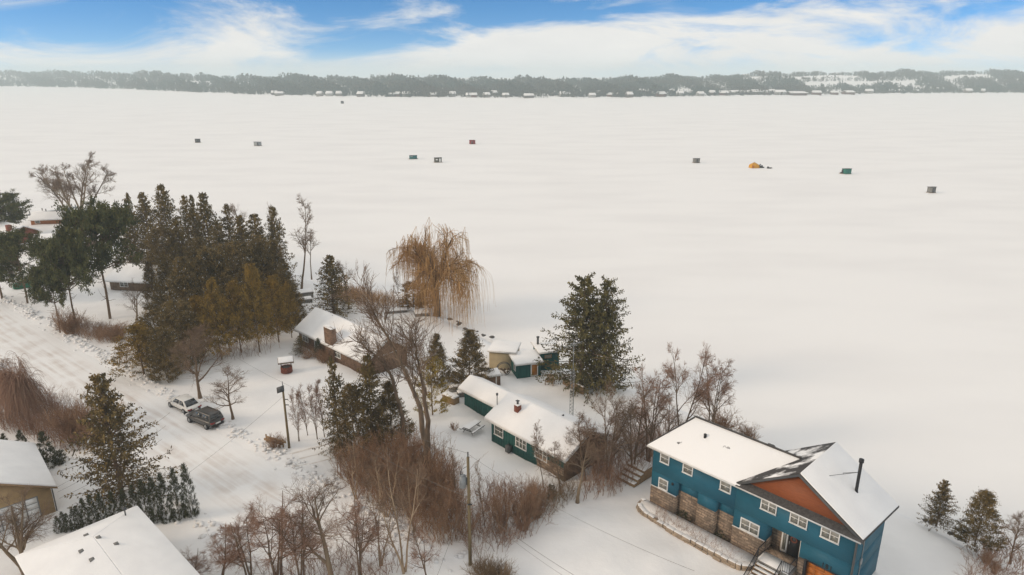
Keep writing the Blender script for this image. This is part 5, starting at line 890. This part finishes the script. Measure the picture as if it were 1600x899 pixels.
# ================================================================ cars
def car(name, label, loc, rz, suv, body, trim):
    c = empty(name, loc, rz, label, 'car'); L_, W_, H_ = (4.6, 1.86, 1.68) if suv else (4.7, 1.8, 1.45); b = 1.02 if suv else .88
    # lower body: stations along the length, front at +x
    st = [(-2.3, .62, .50, b - .12, .80), (-2.2, .35, .34, b, .90), (-1.5, .28, .28, b + .03, 1.0), (0, .25, .25, b, 1.0), (1.2, .28, .28, b - .04, .99), (1.9, .32, .3, b - .14, .94), (2.25, .4, .38, b - .26, .82), (2.32, .5, .5, b - .36, .7)]
    V = []; hw = W_ / 2
    for x, z0, z0b, z1, k in st: w2 = hw * k; V += [(x, -w2 * .9, z0), (x, -w2, z0 + .16), (x, -w2, z1 - .16), (x, -w2 * .90, z1), (x, w2 * .90, z1), (x, w2, z1 - .16), (x, w2, z0 + .16), (x, w2 * .9, z0)]
    F = [[i * 8 + j, i * 8 + (j + 1) % 8, (i + 1) * 8 + (j + 1) % 8, (i + 1) * 8 + j] for i in range(7) for j in range(8)] + [list(range(8))[::-1], list(range(56, 64))]
    bd = MB().add(V, F).build('body', body, c, True); bd.modifiers.new('s', 'SUBSURF').levels = 1; bd.modifiers['s'].render_levels = 1
    xr0, xr1, xg0, xg1 = (-2.0, .25, -2.2, 1.15) if suv else (-1.15, .35, -1.95, 1.2); t0 = hw * .90; t1 = hw * .70; zt = H_
    lo = [(xg0, -t0, b - .06), (xg1, -t0, b - .08), (xg1, t0, b - .08), (xg0, t0, b - .06)]; hi = [(xr0, -t1, zt), (xr1, -t1, zt), (xr1, t1, zt), (xr0, t1, zt)]
    MB().add(lo + hi, [[4, 5, 6, 7], [0, 1, 5, 4], [2, 3, 7, 6], [3, 0, 4, 7], [1, 2, 6, 5]]).build('cabin', body, c, bevel=.06)
    gl = M['carglass']; A = [Vector(v) for v in lo + hi]
    def pane(i, j, k, l, u0, u1, v0, v1, nm):
        P_ = lambda u, v: (A[i].lerp(A[j], u)).lerp(A[l].lerp(A[k], u), v); q = [P_(u0, v0), P_(u1, v0), P_(u1, v1), P_(u0, v1)]; n = (q[1] - q[0]).cross(q[3] - q[0]).normalized(); MB().prism([p - n * .03 for p in q], n * .045).build(nm, gl, c)
    for (i, j, k, l) in ((0, 1, 5, 4), (2, 3, 7, 6)):
        a_, b_ = ((.10, .46), (.50, .93)) if i == 0 else ((.07, .50), (.54, .90)); pane(i, j, k, l, a_[0], a_[1], .16, .86, 'side_window'); pane(i, j, k, l, b_[0], b_[1], .16, .86, 'side_window')
    pane(3, 0, 4, 7, .07, .93, .2 if suv else .12, .9, 'rear_window'); pane(1, 2, 6, 5, .06, .94, .1, .92, 'windscreen')
    for sx in (-1.42, 1.42):
        for s in (-1, 1):
            w_ = MB().cyl((sx, s * (hw - .22), .34), (sx, s * (hw + .01), .34), .34, S=20).build('wheel', M['black'], c); MB().cyl((sx, s * (hw + .005), .34), (sx, s * (hw + .025), .34), .20, S=12).build('rim', M['grey'], w_)
    for s in (-1, 1):
        MB().box(-2.31, -2.12, s * hw * .62 - .22, s * hw * .62 + .22, b - .28, b - .14).build('tail_light', M['taillight'], c); MB().box(2.08, 2.22, s * hw * .6 - .2, s * hw * .6 + .2, b - .36, b - .24).build('headlight', M['white'], c)
        MB().box(.75, .95, s * (hw + .1) - .1, s * (hw + .1) + .1, b + .02, b + .16).build('mirror', body, c)
        MB().box(-1.5, 1.3, s * hw * .985 - .012, s * hw * .985 + .012, .36, .44).build('sill', trim, c)
    MB().box(-2.36, -2.25, -.28, .28, .62, .76).build('licence_plate', M['white'], c); MB().box(-2.3, -2.05, -hw * .72, hw * .72, .36, .54).build('bumper', trim, c)
    if suv:
        for s in (-1, 1): MB().tube([(-1.7, s * t1 * .85, zt + .05), (.1, s * t1 * .85, zt + .05)], .025, 5).build('roof_rail', M['black'], c)
    return c
M['carglass'] = mat('car_glass', (.02, .024, .026), rough=.08, spec=.8); M['taillight'] = mat('tail_light', (.25, .015, .012), rough=.3)
M['whitepaint'] = mat('white_car_paint', (.72, .70, .66), (.66, .63, .58), rough=.3, spec=.5); M['darkpaint'] = mat('dark_grey_car_paint', (.045, .042, .04), (.06, .056, .05), rough=.3, spec=.6)
CA = math.atan2(-RD.y, -RD.x)
car('white_car', 'white sedan parked at the roadside ahead of the dark one', (-36.9, 69.3, .03), CA + .05, False, M['whitepaint'], M['dgrey']); car('dark_car', 'dark grey hatchback suv parked behind the white sedan', (-33.1, 65.9, .03), CA + .12, True, M['darkpaint'], M['black'])
# ================================================================ ice huts
def hut(x, y, w_, d_, h_, rz, m, label, slope=.25, door=None, win=None):
    e = empty('ice_hut', (x, y, LAKE_Z), R(rz), label, 'ice hut', 'ice fishing huts on the frozen lake')
    MB().add([(-w_ / 2, -d_ / 2, .15), (w_ / 2, -d_ / 2, .15), (w_ / 2, d_ / 2, .15), (-w_ / 2, d_ / 2, .15), (-w_ / 2, -d_ / 2, h_), (w_ / 2, -d_ / 2, h_), (w_ / 2, d_ / 2, h_ - slope), (-w_ / 2, d_ / 2, h_ - slope)], np.array([(0, 1, 5, 4), (1, 2, 6, 5), (2, 3, 7, 6), (3, 0, 4, 7)])).build('wall', M[m], e)
    MB().slab([(-w_ / 2 - .15, -d_ / 2 - .15, h_ + .1), (w_ / 2 + .15, -d_ / 2 - .15, h_ + .1), (w_ / 2 + .15, d_ / 2 + .15, h_ - slope + .1), (-w_ / 2 - .15, d_ / 2 + .15, h_ - slope + .1)], .12).build('roof', M['dgrey'], e)
    for s in (-1, 1): part_box('runner', e, M['wood'], -w_ / 2 - .3, w_ / 2 + .3, s * d_ * .4 - .07, s * d_ * .4 + .07, 0, .16)
    if door: part_box('door', e, M[door], w_ * .12, w_ * .38, -d_ / 2 - .04, -d_ / 2 - .002, .2, 1.75)
    if win: part_box('window', e, M[win], -w_ * .36, -w_ * .05, -d_ / 2 - .04, -d_ / 2 - .002, 1.0, 1.5)
    if not door and not win: part_box('door', e, M['dgrey'], -.35, .35, -d_ / 2 - .04, -d_ / 2 - .002, .2, 1.6)
    return e
M['teal'] = mat('teal_paint', (.03, .16, .16), (.02, .11, .115)); M['hutgreen'] = mat('bright_green_paint', (.02, .17, .125), (.015, .13, .10)); M['hutred'] = mat('red_paint', (.27, .035, .035), (.2, .03, .03)); M['olive'] = mat('olive_grey_paint', (.10, .10, .08), (.08, .08, .065))
hut(-175.5, 388, 2.4, 2.2, 2.1, 12, 'dgrey', 'dark grey hut, leftmost and among the farthest on the ice'); hut(-135.6, 370, 3.2, 2.2, 2.2, -15, 'grey', 'pale grey hut with dark end left of centre on the ice', door='dgrey')
hut(-44.6, 311.5, 3.4, 2.3, 1.7, 10, 'teal', 'low teal hut with pale window beside the olive hut', win='grey'); hut(-32.2, 299.5, 3.0, 2.4, 2.1, 14, 'olive', 'olive grey hut with white framed corner', door='white', win='white')
hut(-21.7, 380, 2.9, 2.2, 2.2, -8, 'hutred', 'red hut, the only red one on the ice'); hut(79.6, 297.5, 2.4, 2.2, 2.0, 4, 'greywood', 'grey wooden hut to the left of the yellow tent'); hut(128.6, 263.5, 2.5, 2.2, 2.1, 8, 'hutgreen', 'bright green hut to the right of the yellow tent', win='teal')
hut(135.7, 220, 1.8, 1.7, 2.0, 5, 'greywood', 'grey brown plank hut, nearest and rightmost on the ice'); hut(-217.4, 905, 3.2, 3, 3.2, 0, 'dgrey', 'tiny dark hut far out near the opposite shore'); hut(127.0, 264, .9, .8, .5, 0, 'greywood', 'small crate left of the bright green hut', .02)
M['yellow'] = mat('yellow_fabric', (.62, .30, .01), (.55, .24, .01))
te = empty('yellow_tent', (99.0, 281, LAKE_Z), R(10), 'bright yellow pop up fishing tent on the ice', 'tent'); V = []
for x, y in ((-1, -1), (1, -1), (1, 1), (-1, 1)): V.append((x * 1.7, y * 1.5, .05))
for x, y in ((-1, -1), (1, -1), (1, 1), (-1, 1)): V.append((x * 1.55, y * 1.35, 1.2))
V.append((-.1, 0, 2.35)); MB().add(V, [[0, 1, 5, 4], [1, 2, 6, 5], [2, 3, 7, 6], [3, 0, 4, 7], [4, 5, 8], [5, 6, 8], [6, 7, 8], [7, 4, 8]]).build('tent_body', M['yellow'], te, bevel=.12); part_box('door_flap', te, mat('orange_fabric', (.5, .13, .02)), -1.5, -.9, -1.52, -1.44, .1, 1.2)
for s in (-1, 1): MB().tube([(s * 1.7, -1.5, .05), (s * 1.5, -1.3, 1.25), (-.1, 0, 2.42)], .03, 4).build('tent_pole', M['dgrey'], te)
def sled(x, y, ln, label, load):
    e = empty('pulling_sled', (x, y, LAKE_Z), R(5), label, 'sled'); MB().prism([(-ln / 2, -.4, .05), (ln / 2, -.4, .05), (ln / 2 + .3, -.4, .4), (-ln / 2 - .1, -.4, .4)], (0, .8, 0)).build('tub', M['black'], e)
    for k in range(load): MB().box(-ln / 2 + k * .8, -ln / 2 + k * .8 + .6, -.3, .3, .4, .8 + .25 * (k % 2)).build('gear', M['dgrey'], e, bevel=.05)
sled(102.0, 281, 1.8, 'dark loaded sled right beside the yellow tent', 2); sled(104.5, 279, 1.6, 'dark sled farther right of the yellow tent', 1)
pb = empty('backpack_pile', (100.9, 280.4, LAKE_Z), 0, 'dark heap of gear leaning at the right side of the yellow tent', 'gear'); MB().box(-.4, .4, -.4, .4, 0, 1.2).box(.1, .6, -.35, .35, 1.2, 1.6).build('bags', M['black'], pb, bevel=.15)
# ================================================================ plants
for kind, x, y, h_, r_, lab, grp in TREES: plant(kind, x, y, h_, r_, lab, grp)
# weeping willow
tr, cr_ = weeping(7, n_l1=16, strands=3600, hang=.8, h_split=.36, r0=.034, lean=(.05, 0), a1=(.45, 1.2), swid=.0011, side=.4, droopk=1, up0=-.5)
e = empty('willow_tree', (-11.8, 101.2, -.1), 0, 'big golden weeping willow on the lake shore', 'willow tree'); e.scale = (15.5, 15.5, 13.8); tr.build('trunk', M['bark'], e, True); cr_.build('crown', M['willowtwig'], e)
# leaning poplar with two thick stems
def big_poplar(seed, base, pts, r0, label, n1=24, l1=.34):
    rng = np.random.default_rng(seed); P_ = np.array([pts], float); K = P_.shape[1]; f = np.linspace(0, K - 1, 18); i = np.clip(f.astype(int), 0, K - 2); fr = (f - i)[None, :, None]; A0 = P_[:, i] * (1 - fr) + P_[:, i + 1] * fr + rng.normal(0, .06, (1, 18, 3))
    A = (A0, np.linspace(r0, r0 * .12, 18)[None]); H_ = pts[-1][2]; p, d, t, q = spawn(rng, *A, n1, .38, .98, .3, .8); B = grow(rng, p, d, H_ * l1 * (1.1 - .75 * t) * rng.uniform(.6, 1.1, n1), q * .27, q * .07, 9, .12, .07)
    p, d, t, q = spawn(rng, *B, 7, .2, 1, .3, .8); C = grow(rng, p, d, rng.uniform(.8, 2.2, len(p)), np.maximum(q * .5, .025), np.full(len(p), .012), 5, .14, .06); p, d, t, q = spawn(rng, *C, 6, .2, 1, .3, .9); D = grow(rng, p, d, rng.uniform(.4, 1.2, len(p)), np.full(len(p), .016), np.full(len(p), .008), 4, .14, .04)
    e = empty('poplar_tree', base, 0, label, 'bare tree', 'old poplars between the road and the brick house'); MB().add(*tubes(A[0], A[1], 10)).add(*tubes(*B, 6)).build('trunk', M['bark'], e, True); MB().add(*tubes(*C, 4)).add(*tubes(*D, 3)).build('crown', M['twig'], e)
big_poplar(5, (-7.7, 54.3, 0), [(0, 0, -.1), (-.1, .2, 4), (-.4, .3, 7.5), (-1.6, .6, 11), (-3.4, 1.5, 14.5), (-5.2, 2.2, 17.6)], .33, 'tall leaning poplar with the thickest bare trunk'); big_poplar(6, (-8.0, 55.4, 0), [(0, 0, -.1), (.3, .4, 5), (.1, .8, 8), (-.4, 1.2, 11), (-1.0, 1.5, 13.8)], .3, 'straighter poplar stem close behind the leaning one', 18)
big_poplar(8, (-10.7, 60.2, 0), [(0, 0, -.1), (-.2, .2, 4), (-1.0, .5, 8), (-2.4, .8, 10), (-5.0, 1.0, 12)], .26, 'crooked poplar arching left over the spruces', 18, .36)
# thicket between the road and the cottage lot: countless stems
def thicket(name, poly, n, h0, h1, m, label, seed, r_=.022, n2=4, n3=3):
    rng = np.random.default_rng(seed); a = np.array(poly, float); lo, hi = a.min(0), a.max(0); P_ = []
    while len(P_) < n:
        q = rng.uniform(lo, hi); ins = False; j = len(a) - 1
        for i in range(len(a)):
            if (a[i, 1] > q[1]) != (a[j, 1] > q[1]) and q[0] < (a[j, 0] - a[i, 0]) * (q[1] - a[i, 1]) / (a[j, 1] - a[i, 1]) + a[i, 0]: ins = not ins
            j = i
        if ins: P_.append((q[0], q[1], -.05))
    P_ = np.array(P_); D = nz(np.column_stack([rng.normal(0, .25, (n, 2)), np.ones(n)])); A = grow(rng, P_, D, rng.uniform(h0, h1, n), np.full(n, r_), np.full(n, r_ * .4), 5, .1, .02); m_ = MB().add(*tubes(*A, 3))
    p, d, t, q = spawn(rng, *A, n2, .25, 1, .3, .8); B = grow(rng, p, d, rng.uniform(.4, 1.3, len(p)), np.full(len(p), r_ * .5), np.full(len(p), r_ * .25), 4, .16, .05); m_.add(*tubes(*B, 3))
    if n3: p, d, t, q = spawn(rng, *B, n3, .2, 1, .3, .8); m_.add(*tubes(*grow(rng, p, d, rng.uniform(.2, .6, len(p)), np.full(len(p), r_ * .35), np.full(len(p), r_ * .2), 3, .16, .05), 3))
    return tag(m_.build(name, M[m]), label, 'thicket', kind='stuff')
thicket('brush_thicket', [(-16.5, 56), (-9.5, 58.5), (-5.5, 55), (-3.2, 46.5), (-5.5, 45.5), (-10, 49.3), (-15.5, 54.3)], 1500, 2.0, 4.0, 'brush', 'dense red brown thicket between the road and the cottage lot', 31)
thicket('pole_brush', [(-4.5, 47), (-2, 53.5), (.5, 53), (3, 51.5), (3.5, 48.5), (-.5, 45), (-3, 44.2)], 330, .6, 2.2, 'redtwig', 'scattered twiggy brush around the transformer pole', 32)
thicket('dry_grass', [(1.2, 48), (4.5, 50.5), (6.2, 53), (4.5, 54), (.8, 52)], 160, .5, 1.3, 'tan', 'dry tan weeds below the green cottage', 33, .02)
thicket('shore_brush', [(-31, 112.5), (-27, 111), (-22, 107.5), (-17, 104.5), (-17.5, 102.5), (-23, 104.5), (-28, 105.5), (-30, 108)], 520, .7, 1.9, 'willowtwig', 'orange brown brush on the shore behind the brick house', 34)
thicket('roadside_brush', [(-66, 97), (-56, 92), (-54.5, 89), (-58, 88.5), (-67, 94)], 380, .3, 1.1, 'brush', 'low dry brush on the bank at the road bend', 35)
thicket('left_brush', [(-55, 71), (-45.5, 66), (-41.5, 62.5), (-42.5, 59.5), (-47, 61), (-58, 66)], 750, 1.2, 3.0, 'redtwig', 'red brown brush behind the tan garage', 36)
thicket('grove_understory', [(-50, 100), (-36, 97), (-31, 88), (-33, 84), (-44, 80), (-50, 80.5), (-53, 84), (-51, 92)], 480, .8, 2.4, 'brush', 'bare understory stems beneath the cedar grove', 37)
thicket('cottage_brush', [(6, 51.5), (8, 57), (12, 62), (18, 63), (13, 56), (10.5, 53.5), (8.5, 52.2)], 420, 1.0, 3.2, 'redtwig', 'bare brush between the cottage gable and the blue house', 38)
thicket('planter_twigs', [(12.2, 49.4), (17.6, 43.6), (17.1, 43.2), (11.9, 48.9)], 60, .3, .8, 'redtwig', 'dry twigs in the snowy planter bed', 39, .012)
thicket('house_shrubs', [(-28, 84.5), (-24, 81), (-23, 82), (-27, 86)], 80, .4, 1.0, 'brush', 'low bare shrubs along the brick wall', 40)
thicket('bottom_brush', [(-20, 41), (-9, 41), (-8.5, 43.5), (-12, 44.8), (-17, 43)], 120, .8, 2.2, 'redtwig', 'bare twigs at the bottom edge beside the road', 41)
thicket('bank_weeds', [(33, 41), (39.5, 38), (40, 44), (36.5, 46)], 140, .4, 1.3, 'redtwig', 'weeds on the right shore bank', 42)
thicket('pole_weeds', [(-3.2, 42.2), (-.5, 41), (0, 42), (-2.5, 43.2)], 130, .3, .8, 'tan', 'leafy weeds at the foot of the transformer pole', 43, .025)
# ---------------------------------------------------------------- winter haze over the lake
hb = MB(); hb.box(-2700, 2700, -95, 3700, -2.4, 62); ho = hb.build('haze', []); tag(ho, kind='stuff')
hm = bpy.data.materials.new('haze'); hm.use_nodes = True; t = hm.node_tree
for n_ in list(t.nodes): t.nodes.remove(n_)
pv = t.nodes.new('ShaderNodeVolumePrincipled'); pv.inputs['Color'].default_value = (.80, .91, .93, 1); pv.inputs['Density'].default_value = .00033; pv.inputs['Anisotropy'].default_value = 0.0
oo = t.nodes.new('ShaderNodeOutputMaterial'); t.links.new(pv.outputs[0], oo.inputs['Volume']); ho.data.materials.clear(); ho.data.materials.append(hm)
